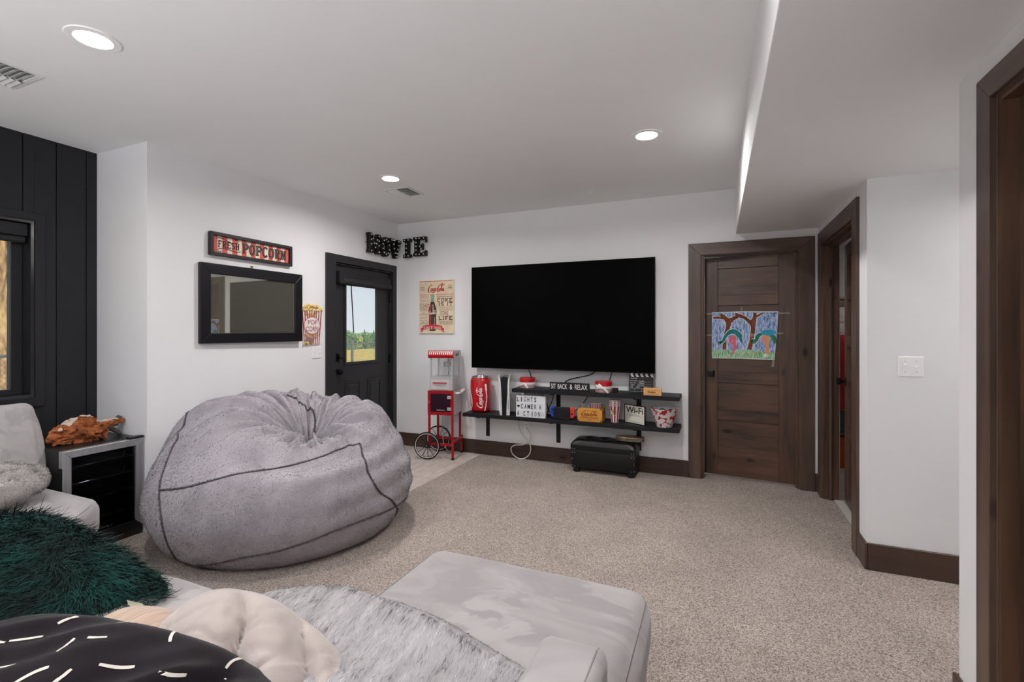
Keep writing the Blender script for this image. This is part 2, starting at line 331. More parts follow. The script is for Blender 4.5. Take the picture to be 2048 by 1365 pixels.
# ================================================================ THE ROOM
XL, XB, YT, H, ZS = -3.58, -4.17, 4.82, 2.675, 2.26
def carpet_mat():
    m = bpy.data.materials.new('speckled_loop_carpet'); m.use_nodes = True; nt = m.node_tree; N = nt.nodes; L = nt.links
    b = N['Principled BSDF']; b.inputs['Roughness'].default_value = 0.95; b.inputs['Specular IOR Level'].default_value = 0.1
    tc = N.new('ShaderNodeTexCoord')
    vo = N.new('ShaderNodeTexVoronoi'); vo.inputs['Scale'].default_value = 230; L.new(tc.outputs['Object'], vo.inputs['Vector'])
    n0 = N.new('ShaderNodeTexNoise'); n0.inputs['Scale'].default_value = 110; n0.inputs['Detail'].default_value = 2; L.new(tc.outputs['Object'], n0.inputs['Vector'])
    sx = N.new('ShaderNodeSeparateColor'); L.new(vo.outputs['Color'], sx.inputs[0])
    ad = N.new('ShaderNodeMath'); ad.operation = 'MULTIPLY_ADD'; ad.inputs[1].default_value = 0.55; L.new(sx.outputs[0], ad.inputs[0])
    ml = N.new('ShaderNodeMath'); ml.operation = 'MULTIPLY'; ml.inputs[1].default_value = 0.6; L.new(n0.outputs['Fac'], ml.inputs[0]); L.new(ml.outputs[0], ad.inputs[2])
    r = N.new('ShaderNodeValToRGB'); L.new(ad.outputs[0], r.inputs[0]); e = r.color_ramp.elements
    f = lambda t: (*[((x / 255 + .055) / 1.055) ** 2.4 for x in t], 1)
    e[0].position = 0.22; e[0].color = f((104, 94, 88)); e[1].position = 0.86; e[1].color = f((208, 196, 187))
    k = e.new(0.42); k.color = f((148, 137, 130)); k = e.new(0.62); k.color = f((180, 168, 160))
    n1 = N.new('ShaderNodeTexNoise'); n1.inputs['Scale'].default_value = 1.7; n1.inputs['Detail'].default_value = 4; n1.inputs['Distortion'].default_value = 1.2
    L.new(tc.outputs['Object'], n1.inputs['Vector'])
    r1 = N.new('ShaderNodeMapRange'); r1.inputs[1].default_value = 0.35; r1.inputs[2].default_value = 0.65; r1.inputs[3].default_value = 0.90; r1.inputs[4].default_value = 1.04
    L.new(n1.outputs['Fac'], r1.inputs[0])
    hsv = N.new('ShaderNodeHueSaturation'); L.new(r.outputs[0], hsv.inputs['Color']); L.new(r1.outputs[0], hsv.inputs['Value'])
    L.new(hsv.outputs[0], b.inputs['Base Color'])
    bp = N.new('ShaderNodeBump'); bp.inputs['Strength'].default_value = 0.55; bp.inputs['Distance'].default_value = 0.006
    L.new(vo.outputs['Distance'], bp.inputs['Height']); bp.invert = True; L.new(bp.outputs[0], b.inputs['Normal'])
    return m
CARPET = carpet_mat()
struct('floor', MB().box(-4.4, 2.8, -2.6, 3.2, -.12, 0).box(-2.43, 2.8, 3.2, 6.4, -.12, 0), CARPET)
TILE = mat('beige_stone_tile', (206, 194, 187), 0.45, var=0.10, vs=7, bump=0.05, bs=60, stretch=(3, 1, 1), spec=0.35)
GROUT = mat('grey_grout', (150, 143, 138), 0.9)
tf = struct('floor', MB().box(-3.75, -2.43, 3.2, 4.97, -.12, -.004), GROUT)
i = 0
for ix, x in enumerate(np.arange(-3.58, -2.44, .388)):
    for y in np.arange(3.2 - (ix % 2) * .3, 4.82, .61):
        y0, y1 = max(y, 3.2), min(y + .607, 4.82)
        if y1 - y0 > .02: MB().box(x, min(x + .385, -2.433), y0, y1, -.004, -.001).build('tile', TILE, tf, bevel=0.0008, seg=1)
# walls
struct('wall_left', MB().box(-3.73, XL, 2.18, 3.78, 0, H).box(-3.73, XL, 4.71, 4.97, 0, H).box(-3.73, XL, 3.78, 4.71, 2.075, H), WHITE)
struct('wall_return', MB().box(-4.4, XL, 2.03, 2.18, 0, H), WHITE)
wl = struct('wall_window', MB().box(-4.34, -4.182, 1.68, 2.03, 0, H).box(-4.34, -4.182, -2.55, .45, 0, H).box(-4.34, -4.182, .45, 1.68, 0, .939).box(-4.34, -4.182, .45, 1.68, 2.109, H), BLACKW)
def plank(*bs):
    mb = MB()
    for b in bs: mb.box(-4.182, XB, *b)
    mb.build('plank', BLACKW, wl, bevel=0.002, seg=1)
g = .0025
plank((1.966 + g, 2.03, 0, H)); plank((1.796 + g, 1.966 - g, 0, H))
plank((1.68, 1.796 - g, 0, H), (1.623 + g, 1.68, 0, .939), (1.623 + g, 1.68, 2.109, H))
for k in range(7):
    y1 = 1.623 - .1715 * k; y0 = y1 - .1715
    if y0 > .45: plank((y0 + g, y1 - g, 0, .939), (y0 + g, y1 - g, 2.109, H))
plank((.25, .45, 0, H))
struct('wall_tv', MB().box(-3.73, -.145, YT, 4.97, 0, H).box(.656, .795, YT, 4.97, 0, H).box(-.145, .656, YT, 4.97, 2.085, H), WHITE)
struct('wall_closet', MB().box(.795, .915, 3.487, 3.64, 0, ZS).box(.795, .915, 4.645, 6.4, 0, ZS).box(.795, .915, 3.64, 4.645, 2.09, ZS), WHITE)
struct('wall_hall', MB().box(.795, 2.7, 3.367, 3.487, 0, ZS), WHITE)
struct('wall_right', MB().box(.79, .91, 1.944, 2.197, 0, ZS).box(.79, .91, -2.4, .94, 0, ZS).box(.79, .91, .94, 1.944, 2.103, ZS), WHITE)
struct('wall_passage', MB().box(.91, 2.7, 2.08, 2.197, 0, ZS), WHITE)
struct('wall_end', MB().box(2.6, 2.72, -2.4, 6.4, 0, ZS), WHITE)
struct('wall_rear', MB().box(-4.4, 2.72, -2.55, -2.4, 0, H), WHITE)
struct('wall_beyond', MB().box(-1.2, 2.72, 6.2, 6.35, 0, H).box(-1.2, -1.05, 4.97, 6.2, 0, H), WHITE)
struct('ceiling', MB().box(-4.4, 2.8, -2.6, 6.4, H, 2.85), CEIL)
struct('ceiling_soffit', MB().box(.15, 2.7, -2.4, YT, ZS, H), CEIL, bevel=0.004)
struct('ceiling_beyond', MB().box(-1.2, 2.7, 4.97, 6.2, ZS, H), CEIL)

# baseboards
def bb(n, mb, m): struct(n, mb, m, bevel=0.003, seg=1)
bb('baseboard_tv', MB().box(-3.565, -.254, 4.805, YT, 0, .154), BASEB)
bb('baseboard_tv', MB().box(.766, .795, 4.805, YT, 0, .154), BASEB)
bb('baseboard_closet', MB().box(.78, .795, 3.352, 3.526, 0, .154), BASEBY); bb('baseboard_closet', MB().box(.78, .795, 4.757, 4.805, 0, .154), BASEBY)
bb('baseboard_hall', MB().box(.795, 2.6, 3.352, 3.367, 0, .154), BASEB)
bb('baseboard_right', MB().box(.775, .79, 2.025, 2.212, 0, .154), BASEBY); bb('baseboard_right', MB().box(.775, .79, -2.4, .86, 0, .154), BASEBY)
bb('baseboard_passage', MB().box(.79, 2.6, 2.197, 2.212, 0, .154), BASEB)
bb('baseboard_left', MB().box(XL, -3.565, 2.05, 3.64, 0, .154), BASEBY); bb('baseboard_left', MB().box(XL, -3.565, 4.779, YT, 0, .154), BASEBY)

# ---------------------------------------------------------------- window in the black board wall
JAMB = mat('glossy_black_jamb', (34, 34, 37), 0.16, var=0.03, spec=0.8, coat=0.6)
w1 = struct('window_1', MB().box(-4.30, -4.165, 1.66, 1.68, .939, 2.109).box(-4.30, -4.165, .45, .47, .939, 2.109).box(-4.30, -4.165, .47, 1.66, 2.09, 2.109).box(-4.30, -4.165, .47, 1.66, .939, .958), JAMB)
for nm, b in (('trim_board', (1.68, 1.729, .878, 2.159)), ('trim_board', (.40, .45, .878, 2.159)), ('trim_board', (.45, 1.68, 2.109, 2.159)), ('trim_board', (.45, 1.68, .878, .939))):
    MB().box(-4.17, -4.152, *b).build(nm, BLACKW, w1, bevel=0.002, seg=1)
s1 = MB().box(-4.32, -4.27, 1.603, 1.66, .958, 2.09).box(-4.32, -4.27, .47, .53, .958, 2.09).box(-4.32, -4.27, .53, 1.603, .958, .992).box(-4.32, -4.27, .53, 1.603, 2.03, 2.09).build('sash', BLACKW, w1, bevel=0.003)
MB().box(-4.297, -4.293, .53, 1.603, .992, 2.03).build('pane', GLASS, s1)
bl = MB().box(-4.265, -4.19, .475, 1.655, 2.005, 2.085).build('blind_cassette', BLACKW, w1, bevel=0.004)
MB().cyl((-4.235, .48, 1.985), (-4.235, 1.65, 1.985), .024, n=16).build('rolled_blind', mat('dark_blind_cloth', (50, 50, 53), .8), w1, smooth=True)

# ---------------------------------------------------------------- exterior door (left wall)
d1 = struct('door_1', MB().box(-3.66, -3.615, 3.79, 4.70, .018, 1.037).box(-3.66, -3.615, 3.79, 3.963, 1.037, 1.87).box(-3.66, -3.615, 4.497, 4.70, 1.037, 1.87).box(-3.66, -3.615, 3.79, 4.70, 1.87, 2.062), DOORB)
MB().box(-3.643, -3.637, 3.963, 4.497, 1.037, 1.87).build('pane', GLASS, d1)
fr = MB()
for q in frame_mb(3.945, 4.515, 1.019, 1.888, .028, 0, .012): fr.add([(-3.615 + y, x, z) for x, y, z in q.v], q.f)
fr.build('glazing_bead', DOORB, d1, bevel=0.003)
for y0, y1 in ((3.963, 4.202), (4.316, 4.551)):
    p = MB()
    for q in frame_mb(y0, y1, .22, .84, .022, 0, .007): p.add([(-3.615 + y, x, z) for x, y, z in q.v], q.f)
    a, b_ = y0 + .05, y1 - .05
    v = [(-3.614, y0 + .03, .25), (-3.614, y1 - .03, .25), (-3.614, y1 - .03, .81), (-3.614, y0 + .03, .81), (-3.606, a, .275), (-3.606, b_, .275), (-3.606, b_, .785), (-3.606, a, .785)]
    p.add(v, [(4, 5, 6, 7), (0, 1, 5, 4), (1, 2, 6, 5), (2, 3, 7, 6), (3, 0, 4, 7)])
    p.build('raised_panel', DOORB, d1, bevel=0.002, seg=1)
BLKM = mat('satin_black_hardware', (16, 16, 17), .3, .4, spec=.5, var=.02)
kn = MB().cyl((-3.616, 3.845, .955), (-3.60, 3.845, .955), .033, n=24).cyl((-3.60, 3.845, .955), (-3.575, 3.845, .955), .012, n=14)
kn.lathe([(0.0001, 0), (.02, .001), (.028, .012), (.028, .022), (.02, .034), (.0001, .037)], 22, Matrix.Translation((-3.578, 3.845, .955)) @ Matrix.Rotation(PI / 2, 4, 'Y'))
kn.build('door_knob', BLKM, d1, smooth=True)
MB().box(-3.616, -3.60, 3.822, 3.868, 1.065, 1.145).box(-3.60, -3.575, 3.84, 3.85, 1.085, 1.125).cyl((-3.585, 3.832, 1.112), (-3.575, 3.89, 1.088), .008, n=10).build('deadbolt', BLKM, d1, bevel=0.002)
for z in (1.76, 1.05, .30): MB().box(-3.618, -3.602, 4.688, 4.712, z - .05, z + .05).cyl((-3.60, 4.703, z - .05), (-3.60, 4.703, z + .05), .008, n=10).build('hinge', BLKM, d1)
MB().box(-3.612, -3.60, 3.70, 3.725, 1.63, 1.70).build('door_sensor', BLKM, d1, bevel=0.002)
t1 = struct('trim_1', MB().box(-3.73, XL, 3.76, 3.787, 0, 2.075).box(-3.73, XL, 4.703, 4.73, 0, 2.075).box(-3.73, XL, 3.76, 4.73, 2.065, 2.09), DOORB)
for b in ((3.645, 3.775, 0, 2.16), (4.712, 4.778, 0, 2.16), (3.775, 4.712, 2.08, 2.16)): MB().box(XL, -3.56, *b).build('trim_board', DOORB, t1, bevel=0.003, seg=1)
rb = thing('roller_blind', 'black rolled-up blind mounted across the top of the black glazed door', 'blind', (-3.60, 4.24, 1.92))
MB().box(-.012, .062, -.43, -.37, -.05, .075).build('end_bracket', BLACKW, rb, bevel=0.004)
MB().box(-.012, .045, -.37, .42, .0, .07).build('valance', BLACKW, rb, bevel=0.006)
MB().cyl((.02, -.40, -.02), (.02, .43, -.02), .036, n=18).build('rolled_cloth', mat('dark_blind_cloth', (50, 50, 53), .8), rb, smooth=True)
MB().tube([(.04, -.25, -.03), (.045, -.235, -.3), (.045, -.215, -.56)], .0055, 8).build('pull_wand', BLKM, rb, smooth=True)

# ---------------------------------------------------------------- stained wood doors
def trim_frame_tv():
    t = struct('trim_2', MB().box(-.145, -.127, YT, 4.97, 0, 2.085).box(.640, .656, YT, 4.97, 0, 2.085).box(-.127, .640, YT, 4.97, 2.078, 2.085), WV)
    for mb_, m in zip(frame_mb(-.254, .766, -.5, 2.195, .11, -.02, 0), (None, TRIMV, TRIMX, TRIMV)):
        if m is None: continue
        v = [(x, YT + y, max(z, 0)) for x, y, z in mb_.v]; MB().add(v, mb_.f).build('trim_board', m, t, bevel=0.002, seg=1)
    for b in ((-.127, -.115, 4.93, 4.94, 0, 2.067), (.628, .640, 4.93, 4.94, 0, 2.067)): MB().box(b[0], b[1], 4.845, 4.86, b[4], b[5]).build('stop_bead', TRIMV, t)
    MB().box(-.115, .628, 4.845, 4.86, 2.070, 2.078).build('stop_bead', TRIMX, t)
trim_frame_tv()
def panel_door(name, M, w, h, knob_side, ax):
    """five-panel door in its own frame: hinge edge at x=0, width along -x, front towards -y"""
    rows = [(.286, .54), (.633, .892), (.993, 1.252), (1.341, 1.618), (1.715, 1.965)]
    W_ = WX if ax == 'x' else WY
    d = MB().box(-w, 0, .017, .03, .02, h, M).build(name, WV, None); d['kind'] = 'structure'
    sl, sr = .118, .135
    for x0, x1 in ((-w, -w + sl), (-sr, 0)): MB().box(x0, x1, 0, .042, .02, h, M).build('stile', WV, d, bevel=0.0025, seg=1)
    ys = [.02] + [q for r in rows for q in r] + [h]
    for k in range(0, len(ys), 2): MB().box(-w + sl, -sr, 0.0005, .0415, ys[k], ys[k + 1], M).build('rail', W_, d, bevel=0.002, seg=1)
    for z0, z1 in rows: MB().box(-w + sl, -sr, .0155, .031, z0, z1, M).build('panel', W_, d, bevel=0.001, seg=1)
    k = MB().box(-w + .028, -w + .092, -.007, 0, .945, 1.01, M).cyl((-w + .06, 0, .977), (-w + .06, -.035, .977), .012, n=14, M=M)
    k.box(-w + .035, -w + .085, -.06, -.034, .952, 1.002, M).box(-w + .028, -w + .092, .042, .049, .945, 1.01, M).cyl((-w + .06, .04, .977), (-w + .06, .08, .977), .012, n=14, M=M)
    k.box(-w + .035, -w + .085, .076, .1, .952, 1.002, M)
    k.build('door_knob', BLKM, d, bevel=0.006)
    return d
M2 = Matrix.Translation((.636, 4.878, 0)) @ Matrix.Rotation(R_(-6.0), 4, 'Z')
panel_door('door_2', M2, .757, 2.074, 'left', 'x')
# door 3 in the closet wall, ajar
t3 = struct('trim_3', MB().box(.795, .906, 3.64, 3.658, 0, 2.09).box(.795, .906, 4.622, 4.645, 0, 2.09).box(.795, .906, 3.658, 4.622, 2.072, 2.09), WV)
for mb_, m in zip(frame_mb(3.527, 4.757, -.5, 2.2, .1125, -.018, 0), (None, TRIMV, TRIMY, TRIMV)):
    if m is None: continue
    MB().add([(.795 + y, x, max(z, 0)) for x, y, z in mb_.v], mb_.f).build('trim_board', m, t3, bevel=0.002, seg=1)
MB().box(.835, .85, 4.60, 4.622, 0, 2.072).box(.835, .85, 3.658, 3.68, 0, 2.072).box(.835, .85, 3.68, 4.60, 2.05, 2.072).build('stop_bead', TRIMV, t3)
MB().box(.87, .93, 3.66, 4.62, .001, .006).build('threshold', mat('carpet_edge', (196, 190, 184), .9, var=.15, vs=120), t3)
M3 = Matrix.Translation((.872, 3.665, 0)) @ Matrix.Rotation(R_(-94.0), 4, 'Z') @ Matrix.Diagonal((1, 1, 1, 1))
panel_door('door_3', M3, .94, 2.06, 'far', 'y')
# door 4 in the near right wall
t4 = struct('trim_4', MB().box(.79, .91, 1.922, 1.944, 0, 2.103).box(.79, .91, .94, .962, 0, 2.103).box(.79, .91, .962, 1.922, 2.08, 2.103), WV)
for mb_, m in zip(frame_mb(.86, 2.024, -.5, 2.183, .081, -.02, 0), (None, TRIMV, TRIMY, TRIMV)):
    if m is None: continue
    MB().add([(.79 + y, x, max(z, 0)) for x, y, z in mb_.v], mb_.f).build('trim_board', m, t4, bevel=0.002, seg=1)
MB().box(.832, .85, 1.898, 1.922, 0, 2.08).box(.832, .85, .962, .986, 0, 2.08).box(.832, .85, .986, 1.898, 2.056, 2.08).build('stop_bead', WV, t4, bevel=0.002)
panel_door('door_4', Matrix.Translation((.894, 1.918, 0)) @ Matrix.Rotation(R_(90), 4, 'Z'), .952, 2.07, 'far', 'y')

# ---------------------------------------------------------------- ceiling lamps, vents, switches
LENS = mat('lamp_lens', (255, 255, 255), .5, var=0, emit=(1, .98, .95), es=9.0)
def downlight(x, y, z, label, grp=None, w=None):
    t = thing('ceiling_lamp', label, 'ceiling lamp', (x, y, z), group=grp)
    MB().lathe([(.066, -.001), (.070, -.006), (.098, -.005), (.101, 0)], 40).build('trim_ring', WPLAST, t, smooth=True)
    MB().lathe([(.0001, -.0045), (.067, -.0045)], 40).build('lens', LENS, t)
    l = bpy.data.lights.new('lamp_light', 'AREA'); l.shape = 'DISK'; l.size = .13; l.energy = w or LAMP_W; l.color = (1, .975, .945); l.spread = R_(165)
    o = bpy.data.objects.new('lamp_light', l); COL.objects.link(o); o.parent = t; o.location = (0, 0, -.012)
    return t
downlight(-2.545, 1.225, H, 'recessed ceiling lamp nearest the black board wall')
downlight(-2.554, 3.34, H, 'recessed ceiling lamp beside the square vent near the black door', w=19)
downlight(-.433, 3.27, H, 'recessed ceiling lamp in front of the wood door and television', w=19)
for x, y, lb in ((-.433, 1.0, 'recessed ceiling lamp straight above the chaise end'), (-2.545, -.9, 'recessed ceiling lamp near the rear wall on the window side'), (-.433, -1.1, 'recessed ceiling lamp near the rear wall beside the low soffit')): downlight(x, y, H, lb)
downlight(1.75, 2.8, ZS, 'recessed lamp in the low ceiling of the side passage', w=6)
downlight(1.5, 5.0, ZS, 'added recessed lamp that brightens the closet behind the half-open door', w=2.2)  # unseen lamp added so the closet contents are not dark
downlight(-.1, 5.6, ZS, 'recessed lamp in the room behind the closed wood door', w=5)
VENTW = mat('vent_white_metal', (226, 226, 227), .45, var=.01)
VENTD = mat('vent_dark_duct', (120, 120, 122), .8)
def vent(x, y, lx, ly, label, half):
    t = thing('ceiling_vent', label, 'vent', (x, y, H))
    for q in frame_mb(-lx / 2, lx / 2, -ly / 2, ly / 2, .025, 0, .006): MB().add([(a, c, -b) for a, b, c in q.v], q.f).build('frame', VENTW, t, bevel=0.0015, seg=1)
    MB().box(-lx / 2 + .02, lx / 2 - .02, -ly / 2 + .02, ly / 2 - .02, -.0015, 0).build('duct', VENTD, t)
    n = 9
    for k in range(n):
        u = -ly / 2 + .03 + (ly - .06) * (k + .5) / n
        for s_ in (-1, 1):
            MM = Matrix.Translation((s_ * (lx / 4 - .012), u, -.0085)) @ Matrix.Rotation(R_(27 * s_ if half else -27), 4, 'X')
            MB().box(-lx / 4 + .017, lx / 4 - .017, -.0150, .0150, -.0007, .0007, MM).build('louver', VENTW, t)
    return t
vent(-2.69, 3.72, .27, .27, 'square white louvred ceiling vent near the black door', True)
vent(-3.30, 1.16, .31, .30, 'square white louvred ceiling vent above the window corner', True)
def switch(loc, rotz, label, w=.116, h=.112):
    t = thing('light_switch', label, 'switch', loc, rotz)
    MB().box(-w / 2, w / 2, -.006, 0, -h / 2, h / 2).build('cover_plate', WPLAST, t, bevel=0.003)
    for s_, up in ((-1, 1), (1, -1)):
        MB().box(s_ * w * .22 - .005, s_ * w * .22 + .005, -.018, -.005, -.003 + up * .004, .010 + up * .006).build('toggle', WPLAST, t, bevel=0.002)
        for z in (-.03, .03): MB().cyl((s_ * w * .22, -.0068, z), (s_ * w * .22, -.005, z), .003, n=10).build('screw', CHROME, t)
switch((.998, 3.367, 1.178), 0, 'white double light switch on the passage wall right of the half-open door')
switch((XL, 3.533, 1.17), R_(90), 'white double light switch between popcorn cutout and black door')
# ================================================================ OUTSIDE
FIELD = mat('dry_yellow_grass', (240, 212, 118), .95, var=.2, vs=3, lo=(204, 166, 80), spec=.1, bump=.4, bs=20)
gm = MB(); gv = []; gf = []
for i, (x, z) in enumerate([(-3.9, -.2), (-9, -.15), (-28, -.2), (-33, -1.2), (-260, -14)]):
    for y in (-60, 0, 30, 260): gv.append((x, y, z))
for i in range(4):
    for j in range(3): gf.append((i * 4 + j, i * 4 + j + 1, i * 4 + j + 5, i * 4 + j + 4))
g0 = gm.add(gv, gf).build('ground', FIELD); g0['kind'] = 'structure'
GALV = mat('galvanised_steel', (120, 126, 128), .45, .7, var=.05)
ft = thing('chain_link_fence', 'grey chain-link fence with steel posts in the yellow field outside', 'fence', (-8.5, 6, -.17))
MB().cyl((0, -5.5, 1.22), (0, 9, 1.22), .021, n=12).build('top_rail', GALV, ft, smooth=True)
for y in (-5.2, -2.15, .52, 3.57, 6.6, 8.9): MB().cyl((0, y, 0), (0, y, 1.245), .034, n=12).lathe([(.036, 0), (.03, .02), (.0001, .032)], 12, Matrix.Translation((0, y, 1.245))).build('post', GALV, ft, smooth=True)
cm = MB()
for k in range(215):
    y = -6.6 + k * .0707
    for s_ in (1, -1):
        a, b = (y, y + 1.17) if s_ > 0 else (y + 1.17, y)
        cm.tube([(0.004 * s_, a, .03), (0.004 * s_, b, 1.2)], .0028, 3, caps=False)
w_ = cm.build('wire_mesh', GALV, ft); w_['kind'] = 'stuff'
# big pine trunk behind the fence
BARK = mat('orange_pine_bark', (226, 190, 132), .9, var=.3, vs=16, lo=(128, 92, 58), stretch=(1, 1, .35), bump=1.0, bs=40, spec=.1)
tt = thing('pine_tree', 'thick orange-barked pine trunk seen through the black-framed window', 'tree', (-9.75, 3.33, -.2))
v = []; f = []; nr, nz = 110, 120
for i in range(nz + 1):
    z = 9.0 * i / nz
    for k in range(nr):
        a = 2 * PI * k / nr; pl = abs(mnoise.noise(Vector((math.cos(a) * 6, math.sin(a) * 6, z * 1.6))))
        r = .44 * (1 + .35 * math.exp(-z * 2.2)) - .012 * z + .05 * min(pl * 3, 1) - .03
        v.append((r * math.cos(a), r * math.sin(a), z))
for i in range(nz):
    for k in range(nr): f.append((i * nr + k, i * nr + (k + 1) % nr, (i + 1) * nr + (k + 1) % nr, (i + 1) * nr + k))
MB().add(v, f).build('trunk', BARK, tt, smooth='all')
cr = MB()
for k in range(26):
    a = random.uniform(0, 2 * PI); z = random.uniform(5.5, 10); L_ = random.uniform(1.2, 2.4)
    for q in range(14):
        t = random.uniform(.3, 1); p = Vector((math.cos(a) * L_ * t, math.sin(a) * L_ * t, z - .2 * t + random.uniform(-.2, .2)))
        for w in range(5):
            d = Vector((random.uniform(-1, 1), random.uniform(-1, 1), random.uniform(-.5, 1))).normalized() * .35
            e = d.orthogonal().normalized() * .02; cr.add([p - e, p + e, p + d], [(0, 1, 2)])
cr.build('needles', mat('pine_needle_green', (74, 98, 52), .8, var=.2), tt, kind='stuff')
# conifers far beyond the field
def conifer(h, w, m, seed):
    rr = random.Random(seed); t = thing('conifer_tree', '', 'tree')
    MB().cyl((0, 0, 0), (0, 0, h * .9), w * .06, w * .02, 7).build('trunk', mat('grey_bark', (96, 80, 66), .9), t)
    mb = MB(); n = 15
    for i in range(n):
        z = h * (.12 + .86 * i / (n - 1)); r = w * .5 * (1 - i / n) ** .8 + .12
        k = 13; v = [(0, 0, z + h * .075)]
        for q in range(k):
            a = 2 * PI * q / k + rr.random() * .3; rad = r * (rr.uniform(.95, 1.2) if q % 2 else rr.uniform(.5, .75))
            v.append((rad * math.cos(a), rad * math.sin(a), z - rr.uniform(.0, .06) * h))
        mb.add(v, [(0, q + 1, (q + 1) % k + 1) for q in range(k)])
    mb.build('crown', m, t); return t
GR = [mat('conifer_dark_green', (92, 128, 96), .9, var=.2, vs=.8), mat('conifer_mid_green', (130, 160, 92), .9, var=.2, vs=.8), mat('conifer_yellow_green', (188, 190, 104), .9, var=.2, vs=.8)]
protos = [conifer(15, 3.3, GR[0], 1), conifer(15, 3.5, GR[1], 2), conifer(13.5, 3.4, GR[2], 3)]
LB = ['distant dark green conifer in the row beyond the field', 'distant mid green conifer in the row beyond the field', 'distant yellow-green conifer in the row beyond the field']
used = [False] * 3
for k in range(36):
    ang = R_(-36.4 - 9.0 * (k + .5) / 36 + random.uniform(-.03, .03)); D = 176 + (k % 5) * 32
    q = random.choice([0, 0, 1, 0, 1, 2]) if k < 23 else random.choice([1, 2, 2, 1])
    o = protos[q] if not used[q] else copy_tree(protos[q]); used[q] = True
    o.location = (D * math.sin(ang), D * math.cos(ang), -14.6 + random.uniform(-1.5, 1.2)); o.rotation_euler = (0, 0, random.uniform(0, 6))
    s_ = random.uniform(.82, 1.04); o.scale = (s_ * 1.1, s_ * 1.1, s_); o['label'] = LB[q]; o['group'] = ['dark conifers beyond the field', 'mid green conifers beyond the field', 'yellow conifers beyond the field'][q]
tl = MB()
for k in range(5200):
    ang = R_(random.uniform(-50, -28)); D = random.uniform(330, 380); x, y = D * math.sin(ang), D * math.cos(ang); z = -14 + 13.5 * random.random() ** .7 + 2.2 * mnoise.noise(Vector((ang * 40, 0, 0)))
    w_ = random.uniform(.5, 1.3); n_ = 6; cx_, cy_ = math.cos(ang), -math.sin(ang)
    v = [(x + cx_ * w_ * math.cos(2 * PI * q / n_) * random.uniform(.7, 1.1), y + cy_ * w_ * math.cos(2 * PI * q / n_) + random.uniform(-1, 1), z + w_ * 1.2 * math.sin(2 * PI * q / n_) * random.uniform(.7, 1.2)) for q in range(n_)] + [(x + 1.2, y - 1.2, z)]
    tl.add(v, [(q, (q + 1) % n_, n_) for q in range(n_)])
tag(tl.build('treeline', mat('hazy_forest_green', (150, 178, 118), .9, var=.22, vs=.3, lo=(96, 134, 98)), kind='stuff'), 'hazy green forest line closing the far end of the fields', 'forest')
hm = MB()
for k in range(900):
    ang = R_(random.uniform(-48, -30)); D = random.uniform(43, 47); x, y = D * math.sin(ang), D * math.cos(ang); z = random.uniform(-1.5, .3)
    d = Vector((random.uniform(-1, 1), random.uniform(-1, 1), random.uniform(0, 1))) * .35
    hm.add([(x, y, z), (x + d.x, y + d.y, z + d.z), (x + d.y, y - d.x, z + .25)], [(0, 1, 2)])
o = hm.build('shrubs', mat('shrub_green', (104, 134, 88), .9, var=.25, vs=1), kind='stuff'); tag(o, 'low dark green shrubs along the far edge of the yellow field', 'shrubs')

# ================================================================ ON THE LEFT WALL
FRAMEB = mat('black_picture_frame', (22, 22, 27), .35, var=.06, vs=30, spec=.45)
MIRR = mat('mirror_glass_painted_grey', (120, 120, 108), .6, 0, var=0, spec=.0)  # grey diffuse painted in for the pale reflection of the dark television
_b = MIRR.node_tree.nodes['Principled BSDF']; _g = MIRR.node_tree.nodes.new('ShaderNodeBsdfGlossy'); _g.inputs['Color'].default_value = (.72, .72, .68, 1); _g.inputs['Roughness'].default_value = .02
_m = MIRR.node_tree.nodes.new('ShaderNodeMixShader'); _m.inputs[0].default_value = .62; MIRR.node_tree.links.new(_b.outputs[0], _m.inputs[1]); MIRR.node_tree.links.new(_g.outputs[0], _m.inputs[2])
MIRR.node_tree.links.new(_m.outputs[0], MIRR.node_tree.nodes['Material Output'].inputs['Surface'])
mr = thing('mirror', 'wide mirror in a flat black frame on the left wall', 'mirror', (XL + .008, 2.85, 1.59), R_(-0.9))
for q in frame_mb(-.472, .472, -.3075, .3075, .080, 0, .032): MB().add([(y, x, z) for x, y, z in q.v], q.f).build('frame_board', FRAMEB, mr, bevel=0.004)
MB().box(.004, .016, -.395, .395, -.231, .231).build('mirror_glass', MIRR, mr, bevel=0.004, seg=1)
sc = thing('wall_hook', 'small brass picture hook above the black framed mirror', 'hook', (XL, 2.83, 1.912))
MB().box(0, .004, -.012, .012, -.006, .008).cyl((0, 0, .002), (.012, 0, .006), .003, n=8).build('hook', mat('brass', (176, 150, 96), .35, 1), sc)
ps = thing('popcorn_sign', 'long red and cream striped sign reading fresh popcorn', 'sign', (XL, 2.836, 2.0525))
for q in frame_mb(-.382, .382, -.0905, .0905, .026, 0, .036): MB().add([(y, x, z) for x, y, z in q.v], q.f).build('frame_board', mat('charcoal_wood_frame', (48, 46, 48), .5, var=.2, vs=30, stretch=(1, 4, 1)), ps, bevel=0.003)
SRED = mat('sign_red', (220, 96, 90), .55, var=.06, vs=40); SCRM = mat('sign_cream', (238, 226, 206), .55, var=.05, vs=40); INKB = mat('black_ink', (18, 17, 18), .5, var=0)
bk = MB().box(.002, .012, -.357, .357, -.066, .066).build('backing_board', SCRM, ps)
wst = .714 / 17
for k in range(0, 17, 2): MB().box(.012, .0135, -.357 + k * wst, -.357 + (k + 1) * wst, -.066, .066).build('red_stripe', SRED, bk)
MS = YZ.copy(); MS.translation = (.0150, 0, 0)
slab_on('lettering', 'POPCORN', INKB, ps, MS, -.105, -.040, .435, .082, sw=.27, serif=.32, z=.001)
